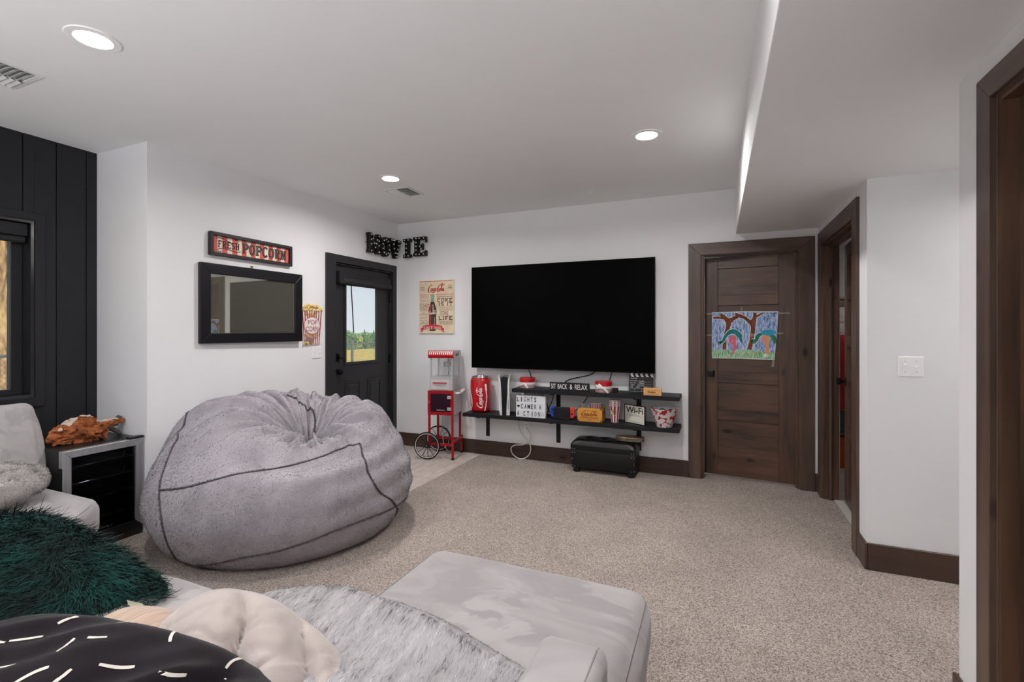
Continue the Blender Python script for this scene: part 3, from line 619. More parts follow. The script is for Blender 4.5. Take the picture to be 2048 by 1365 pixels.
slab_on('lettering_highlight', 'POPCORN', mat('grey_highlight', (150, 140, 130), .5, var=0), ps, MS, -.105, -.040, .435, .082, sw=.045, serif=0, z=.0016)
slab_on('lettering', 'FRESH', INKB, ps, MS, -.312, -.020, .185, .052, sw=.2, serif=.3, z=.001)
sw = MB()
for pts in ([(-.322, .042), (-.29, .052), (-.24, .040), (-.19, .026), (-.15, .034), (-.140, .052), (-.155, .060), (-.168, .05)],
            [(-.118, -.030), (-.16, -.040), (-.22, -.030), (-.27, -.028), (-.305, -.034), (-.312, -.050), (-.298, -.058), (-.285, -.05)]): ribbon(sw, smooth_path(pts), .0045, MS, .001)
sw.build('flourish', INKB, ps)

# popcorn box cut-out
pc = thing('popcorn_cutout', 'flat striped popcorn box wall decoration reading pop corn', 'wall decoration', (XL, 3.467, 1.245))
CW = mat('cutout_white', (236, 226, 224), .5, var=.03); CR = mat('cutout_red', (158, 38, 48), .5, var=.05); GOLD = mat('gold_letters', (196, 150, 70), .5, var=.15, vs=60)
MP = YZ.copy(); MP.translation = (.014, 0, 0)
MB().prism([(-.103, 0), (.098, .004), (.132, .33), (-.132, .33)], 0, .012, YZ).build('box_front', CW, pc)
for k in range(9):
    u0 = (k + .30) / 9; u1 = (k + .70) / 9; zb, zt = .002, .33
    x = lambda u, z: (-.102 + u * .2) * (1 - z / .33) + (-.131 + u * .262) * (z / .33)
    st = MB(); st.add([(x(u0, zb), zb, 0), (x(u1, zb), zb, 0), (x(u1, zt), zt, 0), (x(u0, zt), zt, 0)], [(0, 1, 2, 3)], Matrix.Translation((-.0012, 0, 0)) @ MP); st.build('red_stripe', CR, pc)
ov = _arc(0, .185, .098, .082, 0, 360, 36)[:-1]
MB().prism(ov, -.001, .0008, MP).build('oval_badge', CW, pc)
rg = MB(); ribbon(rg, _arc(0, .185, .098, .082, 0, 360, 36), .005, MP, .0014); rg.build('oval_line', CR, pc)
text_on('lettering', 'POP', CR, pc, MP, -.05, .195, .115, .042, .0, .0016); text_on('lettering', 'CORN', CR, pc, MP, -.075, .13, .15, .046, 0, .0016)
text_on('gold_lettering', 'Fresh', GOLD, pc, MP, -.075, .272, .135, .045, .012, .0016); text_on('gold_lettering', 'BUTTERED', GOLD, pc, MP, -.09, .082, .175, .022, .012, .0016)
text_on('gold_lettering', '25\u00a2', mat('grey_print', (150, 140, 130), .5), pc, MP, -.0, .05, .06, .028, .01, .0016)
KERN = mat('popped_corn', (240, 222, 160), .7, var=.2, vs=40, lo=(206, 160, 70))
rr = random.Random(5)
for k in range(46):
    u = rr.uniform(-1, 1); hgt = .062 * (1 - u * u * .7); z = .325 + rr.random() * hgt
    MB().sphere((.008 + rr.uniform(0, .008), u * .125, z), rr.uniform(.009, .014), 8, 5).sphere((.014, u * .125 + .007, z + .005), .008, 7, 4).build('popcorn_kernel', KERN, pc, smooth='all')
tb = MB().box(.012, .017, -.09, .0, .004, .062, Matrix.Rotation(R_(-14), 4, 'X')).build('ticket', mat('faded_ticket', (150, 118, 104), .6, var=.2, vs=50), pc)
for k in range(9): MB().sphere((.018, -.085 + rr.uniform(-.02, .05), .012 + rr.uniform(-.008, .02)), .009, 8, 5).build('popcorn_kernel', KERN, pc, smooth='all')

# marquee letters
MQ = mat('black_marquee_metal', (32, 32, 35), .4, .3, var=.05); BULB = mat('bulb_glass', (226, 222, 214), .2, var=0, spec=.6)
bulb_me = {}
def marquee(ch, polys, bulbs, loc, M, label):
    t = thing('marquee_letter', label, 'letter', loc, group='marquee letters in the room corner')
    mb = MB(); fc = MB()
    for p in polys:
        mb.prism(p, .012, .058, M)
    mb.build('letter_body', MQ, t, bevel=0.002, seg=1)
    for bx, by in bulbs:
        MB().sphere(M @ Vector((bx, by, .062)), .0085, 10, 6).build('bulb', BULB, t, smooth='all')
    MB().cyl(M @ Vector((polys[0][0][0] * .5, polys[0][0][1] * .5 + .1, 0)), M @ Vector((polys[0][0][0] * .5, polys[0][0][1] * .5 + .1, .014)), .004, n=8).build('wall_stud', MQ, t)
    return t
def rect(x0, y0, x1, y1): return [(x0, y0), (x1, y0), (x1, y1), (x0, y1)]
marquee('M', [rect(.012, .03, .062, .19), rect(.148, .03, .198, .19), rect(0, 0, .075, .035), rect(.135, 0, .21, .035), rect(0, .185, .06, .22), rect(.15, .185, .21, .22),
              [(.03, .2), (.07, .2), (.13, .05), (.09, .05)], [(.14, .2), (.18, .2), (.12, .05), (.08, .05)]],
        [(.037, .2), (.037, .145), (.037, .095), (.037, .02), (.07, .16), (.09, .11), (.105, .065), (.125, .11), (.14, .155), (.173, .2), (.173, .145), (.173, .095), (.173, .02)],
        (XL, 4.232, 2.248), YZ @ Matrix.Diagonal((.96, 1, 1, 1)), 'black marquee letter M with bulbs, first above the black door')
oo = []
for k in range(20):
    a0, a1 = 2 * PI * k / 20, 2 * PI * (k + 1) / 20
    e = lambda a, s_: (.085 + .085 * s_ * math.cos(a), .115 + .115 * (s_ + (1 - s_) * .25 if s_ < 1 else 1) * math.sin(a))
    oo.append([e(a0, 1), e(a1, 1), e(a1, .42), e(a0, .42)])
marquee('O', oo, [(.085 + .060 * math.cos(a), .115 + .085 * math.sin(a)) for a in [R_(18 + 36 * k) for k in range(10)]], (XL, 4.440, 2.235), YZ, 'black marquee letter O with bulbs, between the M and the V')
marquee('V', [[(.02, .2), (.075, .2), (.135, .0), (.095, .0)], [(.165, .2), (.215, .2), (.14, .0), (.09, .0)], rect(0, .188, .095, .225), rect(.15, .188, .235, .225)],
        [(.02, .207), (.05, .207), (.08, .207), (.165, .207), (.195, .207), (.06, .16), (.075, .11), (.095, .06), (.115, .018), (.135, .06), (.152, .11), (.172, .16)],
        (XL, 4.610, 2.243), YZ @ Matrix.Diagonal((.88, 1, 1, 1)), 'black marquee letter V with bulbs, in the wall corner')
marquee('I', [rect(.027, .03, .078, .195), rect(0, 0, .105, .037), rect(0, .188, .105, .225)], [(.025, .018), (.08, .018), (.025, .207), (.08, .207), (.052, .06), (.052, .11), (.052, .16)],
        (-3.462, YT, 2.253), XZ, 'black marquee letter I with bulbs, left of the E')
marquee('E', [rect(.017, .03, .07, .195), rect(0, 0, .175, .037), rect(0, .188, .175, .225), rect(.145, .037, .175, .065), rect(.145, .160, .175, .188), rect(.07, .095, .125, .13), rect(.108, .075, .128, .15)],
        [(.045, .018), (.09, .018), (.15, .018), (.045, .207), (.09, .207), (.15, .207), (.16, .055), (.16, .17), (.045, .07), (.045, .115), (.045, .16), (.1, .112), (.118, .14), (.118, .085)],
        (-3.318, YT, 2.262), XZ, 'black marquee letter E with bulbs, last on the television wall')

# ================================================================ ON THE TELEVISION WALL
po = thing('soda_poster', 'tall cream vintage soda poster board with a bottle', 'poster', (-3.255, YT, 1.348))
PW, PH = .469, .622
CRM = mat('poster_cream', (238, 220, 194), .6, var=.06, vs=14, lo=(224, 204, 176)); PRED = mat('poster_red', (186, 50, 42), .6, var=.08, vs=40); PBRN = mat('poster_brown_ink', (86, 62, 46), .6, var=.1, vs=40); PGRY = mat('poster_grey_ink', (140, 124, 100), .6, var=.1, vs=40)
MB().box(0, PW, -.022, 0, 0, PH).build('board', CRM, po, bevel=0.002, seg=1)
MO = XZ.copy(); MO.translation = (0, -.022, 0)
script_on('script_lettering', PRED, po, MO, .115, .478, .245, .102, heavy=1.35)
ln = MB()
for x0, x1, y in ((.01, PW - .01, PH - .012), (.012, .155, .455), (.235, PW - .012, .455)): ribbon(ln, [(x0, y), (x1, y)], .005, MO)
ln.build('red_rule', PRED, po)
ln = MB()
for x0, x1, y in ((.012, .145, .408), (.25, PW - .012, .408), (.012, .13, .3), (.26, PW - .012, .31), (.27, PW - .012, .205), (.012, .12, .1), (.27, PW - .012, .1)): ribbon(ln, [(x0, y), (x1, y)], .0022, MO)
ln.build('thin_rule', PGRY, po)
for s_, m, x, y, w, h in (('DELICIOUS &', PGRY, .012, .418, .13, .022), ('THINGS GO', PGRY, .014, .372, .13, .024), ('BETTER WITH', PGRY, .014, .347, .13, .014), ('THE PAUSE', PGRY, .014, .262, .105, .034), ('THAT', PGRY, .05, .243, .035, .01), ('REFRESHES', PGRY, .014, .215, .105, .02),
                       ('COCA-COLA', PGRY, .014, .110, .11, .05), ('REFRESHING', PBRN, .25, .418, .205, .020), ("I'd like to buy", PBRN, .275, .288, .18, .016), ('THE WORLD A', PBRN, .275, .268, .18, .013), ('COKE', PBRN, .295, .215, .105, .046), ('TASTES GOOD', PBRN, .27, .108, .185, .038),
                       ('DRINK', PBRN, .015, .535, .06, .014), ('COLD', PBRN, .015, .505, .06, .024), ('SOLD', PBRN, .395, .553, .055, .012), ('HERE', PBRN, .395, .515, .055, .03)):
    text_on('lettering', s_, m, po, MO, x, y, w, h)
slab_on('lettering', 'COKE', PGRY, po, MO, .008, .308, .14, .034, sw=.2); slab_on('lettering', 'COKE', PBRN, po, MO, .245, .368, .215, .038, sw=.22); slab_on('lettering', 'IS IT', PBRN, po, MO, .262, .322, .198, .038, sw=.22)
slab_on('lettering', 'ALWAYS', PGRY, po, MO, .012, .172, .112, .026, sw=.16); slab_on('lettering', 'LIFE', PBRN, po, MO, .265, .158, .195, .042, sw=.24)
prof = [(r * 1.12, y) for r, y in [(.023, .46), (.023, .428), (.019, .42), (.022, .37), (.030, .34), (.046, .295), (.050, .262), (.046, .225), (.043, .19), (.046, .13), (.042, .06), (.036, .03)]]
cxb = .186
def strip(a, b, z, m, nm, lo=0, hi=99):
    q = [(r, y) for r, y in prof if lo <= y <= hi]; mb = MB()
    v = []
    for r, y in q: v += [(cxb + r * a, y, z), (cxb + r * b, y, z)]
    mb.add(v, [(2 * i, 2 * i + 1, 2 * i + 3, 2 * i + 2) for i in range(len(q) - 1)], MO); return mb.build(nm, m, po)
strip(-1, 1, .0004, mat('bottle_dark', (82, 60, 56), .4, var=.2, vs=30), 'bottle_print')
strip(-1, 1, .0006, mat('bottle_green', (150, 176, 150), .4, var=.1, vs=30), 'bottle_neck_print', .345)
strip(-.9, -.35, .0008, mat('bottle_red', (176, 64, 56), .4, var=.15, vs=30), 'bottle_glow_print', .05, .345)
strip(.05, .28, .0008, mat('bottle_shine', (214, 204, 190), .4, var=.1, vs=30), 'bottle_shine_print', .2, .36); strip(.45, .7, .0008, mat('bottle_shine_green', (150, 164, 146), .4, var=.1, vs=30), 'bottle_edge_print', .05, .2)
script_on('bottle_lettering', mat('poster_white', (238, 228, 212), .5), po, MO, cxb - .052, .222, .104, .05, z=.0012, heavy=1.5)
bn = MB(); top = [(.05 + .268 * i / 12, .088 + .018 * math.sin(PI * i / 12)) for i in range(13)]
v = [];
for x, y in top: v += [(x, y, .0014), (x, y - .052, .0014)]
bn.add(v, [(2 * i, 2 * i + 1, 2 * i + 3, 2 * i + 2) for i in range(12)], MO)
for x0, s_ in ((.05, -1), (.318, 1)): bn.add([(x0, .07, .0011), (x0, .022, .0011), (x0 + s_ * .03, .012, .0011), (x0 + s_ * .018, .036, .0011), (x0 + s_ * .03, .058, .0011)], [(0, 1, 2, 3, 4)], MO)
bn.build('banner_print', mat('banner_red', (206, 66, 68), .6, var=.06, vs=30), po)
slab_on('banner_lettering', 'SINCE 1886', mat('poster_white', (238, 228, 212), .5), po, MO, .062, .049, .245, .032, sw=.17, z=.002, serif=.22)

TVB = mat('television_panel_black', (3, 3, 3), .5, var=0, spec=.04)
tv = thing('television', 'huge flat black television on the white wall', 'television', (-1.5215, YT, 1.526))
MB().box(-.978, .978, -.125, -.085, -.5535, .5535).build('housing', mat('television_edge', (14, 14, 15), .4, .3), tv, bevel=0.003)
MB().box(-.973, .973, -.1262, -.1245, -.544, .549).build('screen', TVB, tv)
MB().box(-.03, .03, -.1264, -.124, -.5515, -.546).build('maker_badge', mat('badge_grey', (120, 120, 122), .3, .8), tv)
MB().box(-.35, .35, -.086, -.001, -.25, .25).build('wall_mount', BLK, tv)

SHB = mat('black_stained_shelf_board', (25, 25, 29), .55, var=.18, vs=9, stretch=(.25, 6, 6), bump=.1, bs=40, spec=.35)
def shelf(loc, L_, xs, drop, label):
    t = thing('wall_shelf', label, 'shelf', loc)
    MB().box(0, L_, -.29, 0, -.038, 0).build('board', SHB, t, bevel=0.003)
    for x in xs:
        b = MB().box(x - .0225, x + .0225, -.006, 0, -.038 - drop, -.038).box(x - .0225, x + .0225, -.24, 0, -.044, -.038)
        br = b.build('bracket', BLK, t, bevel=0.0015, seg=1)
        MB().cyl((x, -.235, -.05), (x, -.235, -.038), .022, n=14).build('bracket_end_cap', BLK, br)
        for z in (-.09, -.2): MB().cyl((x, -.009, z - .0), (x, -.005, z), .006, n=8).build('screw', BLK, br)
    return t
ZL, ZU = .498, .786
shelf((-2.52, YT, ZL), 2.205, (.163, .985, 1.81), .255, 'long lower black wall shelf under the television')
shelf((-1.945, YT, ZU), 1.63, (.41, 1.235), .21, 'shorter upper black wall shelf under the television')
# ================================================================ ON THE LOWER SHELF
RED = mat('glossy_red', (184, 10, 22), .3, var=.04, spec=.5, coat=.3); DRED = mat('red_enamel', (160, 12, 26), .35, var=.05, coat=.3)
PWHT = mat('print_white', (238, 234, 232), .45, var=.02)
def wrap(o, r, s0=0.0):
    """bend a flat print (x = arc length, y = height, z = lift) round a vertical cylinder facing -Y"""
    for v in o.data.vertices:
        s, h, d = v.co; a = (s + s0) / r; rr_ = r(h) if callable(r) else r
        v.co = ((rr_ + d) * math.sin(a), -(rr_ + d) * math.cos(a), h)
    o.data.update(); return o
RT = Matrix.Rotation(PI / 2, 4, 'Z')
can = thing('giant_soda_can', 'oversized red soda can standing at the left end of the lower shelf', 'can', (-2.387, 4.695, ZL))
cr_ = .110
MB().lathe([(.088, .006), (.104, .018), (cr_, .035), (cr_, .335), (.104, .352), (.094, .372)], 56).build('body', RED, can, smooth=True)
MB().lathe([(.0001, .004), (.080, .0), (.088, .006)], 48).build('base_rim', CHROME, can, smooth=True)
MB().lathe([(.094, .372), (.097, .378), (.094, .386), (.088, .384), (.085, .374), (.0001, .374)], 48).build('rim', CHROME, can, smooth=True)
MB().lathe([(.0001, .376), (.02, .376), (.02, .379), (.0001, .379)], 16).box(-.012, .012, -.03, .015, .378, .381).build('ring_pull', CHROME, can)
wrap(script_on('script_lettering', PWHT, can, Matrix.Translation((.078, .045, 0)) @ RT, 0, 0, .235, .075, z=.0010, heavy=1.15), cr_)
sw = MB()
ribbon(sw, smooth_path([(-.088, .02), (-.070, .06), (-.062, .10), (-.066, .15), (-.082, .20), (-.098, .24)], 8), [.03] * 8 + [.034] * 8 + [.03] * 8 + [.022] * 8 + [.012] * 8 + [.003], Matrix(), .0008)
ribbon(sw, smooth_path([(.098, .02), (.112, .08), (.122, .16), (.115, .24), (.108, .31)], 8), [.012] * 8 + [.012] * 8 + [.014] * 8 + [.022] * 8 + [.010], Matrix(), .0008)
wrap(sw.build('ribbon_print', PWHT, can), cr_)
lb = MB(); ribbon(lb, [(-.035 + i * .01, .340) for i in range(9)], .022, Matrix(), .0008)
o = wrap(lb.build('facts_print', mat('dull_red_print', (150, 70, 60), .4), can), .1075)
o = tag(MB().sphere((0, 0, .0135), .0135, 20, 12).build('red_ball', RED, None, smooth='all'), 'tiny shiny red ball lying right of the giant soda can', 'ball'); o.location = (-2.258, 4.70, ZL)

gcn = thing('game_console', 'tall white and black upright game console on the lower shelf', 'game console', (-2.040, 4.555, ZL), R_(21))
GW = mat('console_white', (232, 233, 236), .35, var=.01); GB = mat('console_black', (14, 15, 20), .2, var=.02, coat=.4)
core = [(-.022, .0), (.020, .0), (.027, .2), (.036, .375), (.030, .398), (.0, .405), (-.030, .398), (-.036, .375), (-.027, .2)]
MB().prism(core, -.235, 0.004, XZ).build('core', GB, gcn, bevel=0.004)
for nm, pl in (('side_plate', [(-.020, -.002), (-.044, .0), (-.056, .06), (-.058, .2), (-.062, .415), (-.052, .414), (-.038, .36), (-.029, .2)]),
               ('side_plate', [(.018, -.002), (.056, .0), (.058, .09), (.056, .2), (.054, .36), (.058, .412), (.048, .412), (.037, .36), (.029, .2)])):
    mb = MB(); n = len(pl); a = []
    for (x, z) in pl: a += [(x, 0.0, z)]
    v = [(x, .012 if z < .3 else -.004, z) for x, z in pl] + [(x, .24, z) for x, z in pl]
    mb.add(v, [tuple(range(n)), tuple(range(n, 2 * n))[::-1]] + [(i, (i + 1) % n, n + (i + 1) % n, n + i) for i in range(n)])
    mb.build(nm, GW, gcn, bevel=0.003)
MB().box(.041, .044, .008, .012, .06, .2).build('disc_slot', GB, gcn)
MB().cyl((0, .12, -.004), (0, .12, .0), .06, n=28).build('stand', GB, gcn)

lbx = thing('letter_light_box', 'white letter board reading lights camera action on the lower shelf', 'light box', (-1.748, 4.545, ZL + .0005), rot=(R_(-3), 0, 0))
MB().box(-.157, .157, 0, .045, 0, .222).build('case', WPLAST, lbx, bevel=0.004)
MB().box(-.151, .151, -.0008, .001, .006, .216).build('front_panel', mat('milky_panel', (222, 224, 230), .35, var=.02), lbx)
rl = MB()
for z in (.075, .147): rl.box(-.151, .151, -.004, .0, z - .002, z + .002)
rl.build('letter_rail', WPLAST, lbx)
ML = XZ.copy(); ML.translation = (0, -.002, 0)
def lrow(chars, y):
    for ch, c in chars:
        x = (c - 945) / 502 * .314 - .157; w = .008 if ch == 'I' else (.028 if ch == 'M' else .0215)
        text_on('letter', ch, INKB, lbx, ML, x - w / 2, y, w, .047, .012)
lrow([('L', 983), ('I', 1040), ('G', 1100), ('H', 1160), ('T', 1218), ('S', 1280)], .158)
lrow([('C', 1050), ('A', 1113), ('M', 1172), ('E', 1228), ('R', 1285), ('A', 1365)], .087)
lrow([('A', 987), ('C', 1095), ('T', 1160), ('I', 1230), ('O', 1288), ('N', 1350)], .015)
hx = -.130; hp = [(hx + .0155 * 0.0625 * 16 * math.sin(t) ** 3, .111 + .0009 * (13 * math.cos(t) - 5 * math.cos(2 * t) - 2 * math.cos(3 * t) - math.cos(4 * t))) for t in [2 * PI * i / 28 for i in range(28)]]
MB().prism(hp, 0, .0012, ML).build('heart_symbol', INKB, lbx)
em = MB(); ribbon(em, _arc(.132, .037, .0135, .0165, 0, 360, 24), .0018, ML, .001); ribbon(em, _arc(.132, .038, .008, .010, 200, 340, 10), .0018, ML, .001)
for dx in (-.005, .005): em.prism([(.132 + dx + .0016 * math.cos(t), .043 + .0022 * math.sin(t)) for t in [PI * i / 4 for i in range(8)]], 0, .001, ML)
em.build('smiley_symbol', mat('slate_ink', (90, 98, 130), .5), lbx)

sd = thing('handheld_console_dock', 'black dock holding a handheld console with one blue and one red controller', 'game console', (-1.422, 4.60, ZL))
DK = mat('dock_black_plastic', (22, 22, 24), .5, var=.04)
MB().box(-.083, .083, -.03, -.018, .0, .118).box(-.083, .083, -.03, .022, 0, .02).box(-.083, .083, .012, .022, 0, .118).build('dock', DK, sd, bevel=0.004)
MB().box(-.08, .08, -.012, .004, .02, .122).build('tablet', GB, sd, bevel=0.003)
for sg, m in ((-1, mat('controller_blue', (22, 74, 196), .4, var=.03)), (1, mat('controller_red', (248, 66, 62), .4, var=.03))):
    x0, x1 = (.081, .122); pl = [(x0, .018), (x1 - .02, .018), (x1 - .006, .026), (x1, .042), (x1, .100), (x1 - .006, .116), (x1 - .02, .124), (x0, .124)]
    c = MB().prism([(sg * x, z) for x, z in pl], -.006, .014, XZ).build('controller', m, sd, bevel=0.003)
    MB().cyl((sg * .101, -.014, .062 if sg > 0 else .094), (sg * .101, -.024, .062 if sg > 0 else .094), .0085, n=16).build('thumb_stick', INKB, c)
    bb_ = MB()
    for dx, dz in ((0, .008), (0, -.008), (.008, 0), (-.008, 0)): bb_.cyl((sg * .101 + dx, -.013, (.094 if sg > 0 else .062) + dz), (sg * .101 + dx, -.0165, (.094 if sg > 0 else .062) + dz), .003, n=8)
    bb_.build('buttons', INKB, c)

PINE = mat('yellow_pine_wood', (214, 152, 66), .5, var=.10, vs=5, stretch=(1, 8, 8)); PINK_ = mat('burnt_red_ink', (130, 44, 26), .6, var=.05)
cra = thing('wooden_crate', 'yellow wooden soda crate with red script holding striped bags', 'crate', (-1.141, 4.58, ZL))
ch = .016
MB().prism([(-.121 + ch, 0), (.121 - ch, 0), (.121 - ch, ch), (.121, ch), (.121, .130 - ch), (.121 - ch, .130 - ch), (.121 - ch, .130), (-.121 + ch, .130), (-.121 + ch, .130 - ch), (-.121, .130 - ch), (-.121, ch), (-.121 + ch, ch)], 0, .012, XZ).build('front_panel', PINE, cra, bevel=0.001, seg=1)
MB().box(-.119, .119, .128, .138, 0, .135).build('back_panel', PINE, cra, bevel=0.001, seg=1)
for x in (-.119, .111): MB().box(x, x + .008, 0, .128, 0, .125).build('side_panel', PINE, cra, bevel=0.001, seg=1)
MB().box(-.111, .111, 0, .128, 0, .008).build('bottom_panel', PINE, cra)
MB().tube([(.121, .035, .092), (.126, .04, .088), (.126, .08, .088), (.121, .085, .092)], .004, 8).build('side_handle', BLK, cra)
MC = XZ.copy(); MC.translation = (0, -.012, 0)
script_on('script_lettering', PINK_, cra, MC, -.088, .052, .172, .052, heavy=1.25)
text_on('lettering', 'DRINK', PINK_, cra, MC, -.05, .105, .10, .006, .01); text_on('lettering', 'Delicious & Refreshing', PINK_, cra, MC, -.085, .030, .17, .018, .012)
orn = MB(); ribbon(orn, smooth_path([(-.02, .022), (-.008, .014), (0, .02), (.008, .014), (.02, .022)]), .003, MC); orn.build('ornament_print', PINK_, cra)
BAGW = mat('paper_bag_white', (222, 208, 206), .7, var=.04); BAGR = mat('paper_bag_red', (186, 46, 52), .7, var=.04); BAGG = mat('silver_foil', (120, 118, 120), .35, .6, var=.2, vs=50)
def paper_bag(x, y, tilt, label, foil=False):
    t = thing('paper_bag', label, 'paper bag', (x, y, ZL + .012), rot=(R_(tilt), 0, R_(0)), group='folded paper bags in the crate')
    MB().box(-.05, .05, -.003, .003, 0, .158).build('bag_front', BAGG if foil else BAGW, t, bevel=0.001, seg=1)
    if not foil:
        for k in range(6): MB().box(-.05 + k * .0172, -.05 + k * .0172 + .0085, -.0036, -.0031, .004, .156).build('red_stripe', BAGR, t)
for k in range(6):
    paper_bag(-1.135 + (k % 2) * .03, 4.612 + k * .013, -10, ('frontmost', 'second', 'third', 'fourth', 'fifth', 'rearmost')[k] + (' striped bag' if k in (0, 5) else ' striped bag from the front') + ' of those in the wooden crate')
paper_bag(-1.195, 4.596, -10, 'grey foil packet standing at the front left of the crate', True)

cups_rim = 0
def cup(z, label):
    t = thing('popcorn_cup', label, 'cup', (-.913, 4.65, ZL + z), group=None)
    prof = [(.0001, .002), (.034, .002), (.033, 0), (.0535, .162), (.056, .164), (.0555, .168), (.0525, .166), (.032, .006), (.0001, .006)]
    MB().lathe(prof, 40).build('cup_wall', PWHT, t, smooth=True)
    n = 9; st = MB()
    for k in range(n):
        v = []
        for j in range(5):
            a = 2 * PI * (k + (j / 4) * .5) / n
            for r, zz in ((.0332, .001), (.0536, .160)): v.append(((r + .0006) * math.sin(a), -(r + .0006) * math.cos(a), zz))
        st.add(v, [(2 * j, 2 * j + 2, 2 * j + 3, 2 * j + 1) for j in range(4)])
    st.build('red_stripes', CR, t)
    rr_ = lambda z: .0333 + (z / .16) * .0203
    bd = MB(); bd.prism(_arc(0, .098, .030, .028, 0, 360, 24)[:-1], .0012, .0014)
    o = bd.build('oval_badge', mat('badge_cream', (226, 214, 180), .5), t); wrap(o, .046)
    for v in o.data.vertices:
        r = math.hypot(v.co.x, v.co.y); k = (rr_(v.co.z) + .0014) / r; v.co.x *= k; v.co.y *= k
    o = text_on('badge_lettering', 'POP', mat('olive_ink', (110, 96, 30), .6), t, Matrix(), -.018, .1, .036, .017, .02, .002); wrap(o, .046)
    for v in o.data.vertices:
        r = math.hypot(v.co.x, v.co.y); k = (rr_(v.co.z) + .0020) / r; v.co.x *= k; v.co.y *= k
    o = text_on('badge_lettering', 'CORN', mat('olive_ink', (110, 96, 30), .6), t, Matrix(), -.021, .080, .042, .016, .02, .002); wrap(o, .046)
    for v in o.data.vertices:
        r = math.hypot(v.co.x, v.co.y); k = (rr_(v.co.z) + .0020) / r; v.co.x *= k; v.co.y *= k
    return t
for k, lbl in enumerate(('red striped popcorn cup at the bottom of the stack of four', 'red striped popcorn cup second from the bottom of its stack', 'red striped popcorn cup third from the bottom of its stack', 'red striped popcorn cup on top of the stack of four')):
    c_ = cup(k * .0165, lbl); c_['group'] = 'stacked popcorn cups'

wf = thing('wifi_sign', 'small white sign in a black frame reading wi-fi on the lower shelf', 'sign', (-.722, 4.632, ZL), R_(-31.5))
for q in frame_mb(-.123, .123, 0, .178, .007, -.006, .008): MB().add(q.v, q.f).build('frame_strip', FRAMEB, wf, bevel=0.001, seg=1)
MB().box(-.117, .117, -.001, .006, .006, .172).build('board', mat('board_ivory', (222, 220, 206), .5, var=.02), wf)
MW = XZ.copy(); MW.translation = (0, -.0015, 0)
text_on('lettering', 'Wi-Fi', INKB, wf, MW, -.105, .100, .205, .058, .012)
bx = MB()
for pts in ([(-.1, .075), (.1, .075), (.1, .022), (-.1, .022), (-.1, .075)],): ribbon(bx, pts, .0022, MW)
ribbon(bx, [(-.09, .086), (.06, .086)], .002, MW); ribbon(bx, [(-.02, .014), (.02, .014)], .002, MW); bx.build('box_line', mat('grey_line', (120, 118, 108), .6), wf)

def bucket_mat():
    m = bpy.data.materials.new('popcorn_print_red_white'); m.use_nodes = True; nt = m.node_tree; N = nt.nodes; L = nt.links; b = N['Principled BSDF']
    b.inputs['Roughness'].default_value = .35
    tc = N.new('ShaderNodeTexCoord'); nz = N.new('ShaderNodeTexNoise'); nz.inputs['Scale'].default_value = 60; L.new(tc.outputs['Object'], nz.inputs['Vector'])
    mx = N.new('ShaderNodeVectorMath'); mx.operation = 'MULTIPLY_ADD'; mx.inputs[1].default_value = (.02, .02, .02); L.new(nz.outputs['Color'], mx.inputs[0]); L.new(tc.outputs['Object'], mx.inputs[2])
    v = N.new('ShaderNodeTexVoronoi'); v.inputs['Scale'].default_value = 30; L.new(mx.outputs[0], v.inputs['Vector'])
    r = N.new('ShaderNodeValToRGB'); L.new(v.outputs['Distance'], r.inputs[0]); e = r.color_ramp.elements; r.color_ramp.interpolation = 'CONSTANT'
    e[0].position = 0; e[0].color = (.80, .78, .78, 1); e[1].position = .66; e[1].color = (.50, .01, .02, 1)
    L.new(r.outputs[0], b.inputs['Base Color']); return m
bu = thing('popcorn_bucket', 'round red bucket printed with white popcorn at the right end of the lower shelf', 'bucket', (-.452, 4.612, ZL))
MB().lathe([(.0001, .0), (.068, .0), (.070, .004), (.118, .160), (.121, .164), (.120, .168), (.1155, .166), (.0665, .008), (.0001, .006)], 56).build('bucket_wall', bucket_mat(), bu, smooth=True)
sg = thing('sunglasses', 'dark-rimmed glasses with pale blue lenses lying inside the popcorn bucket', 'glasses', (-.432, 4.60, ZL + .142), rot=(R_(-40), R_(4), R_(6)))
for x in (-.034, .034):
    MB().tube([(x + .028 * math.cos(a), 0, .024 * math.sin(a)) for a in [2 * PI * i / 24 for i in range(24)]], .004, 8, True).build('lens_rim', mat('navy_rim', (22, 36, 56), .3), sg, smooth=True)
    MB().cyl((x, -.001, 0), (x, .001, 0), .027, n=24).build('lens', mat('pale_blue_lens', (130, 160, 180), .1, var=0, spec=.6), sg)
MB().tube([(-.008, 0, .006), (0, -.003, .01), (.008, 0, .006)], .003, 8).build('bridge', mat('navy_rim', (22, 36, 56), .3), sg)
MB().tube([(-.062, 0, .006), (-.060, .05, .0), (-.05, .075, -.006)], .003, 8).tube([(.062, 0, .006), (.060, .05, .0), (.05, .075, -.006)], .003, 8).build('temple_arm', mat('navy_rim', (22, 36, 56), .3), sg)

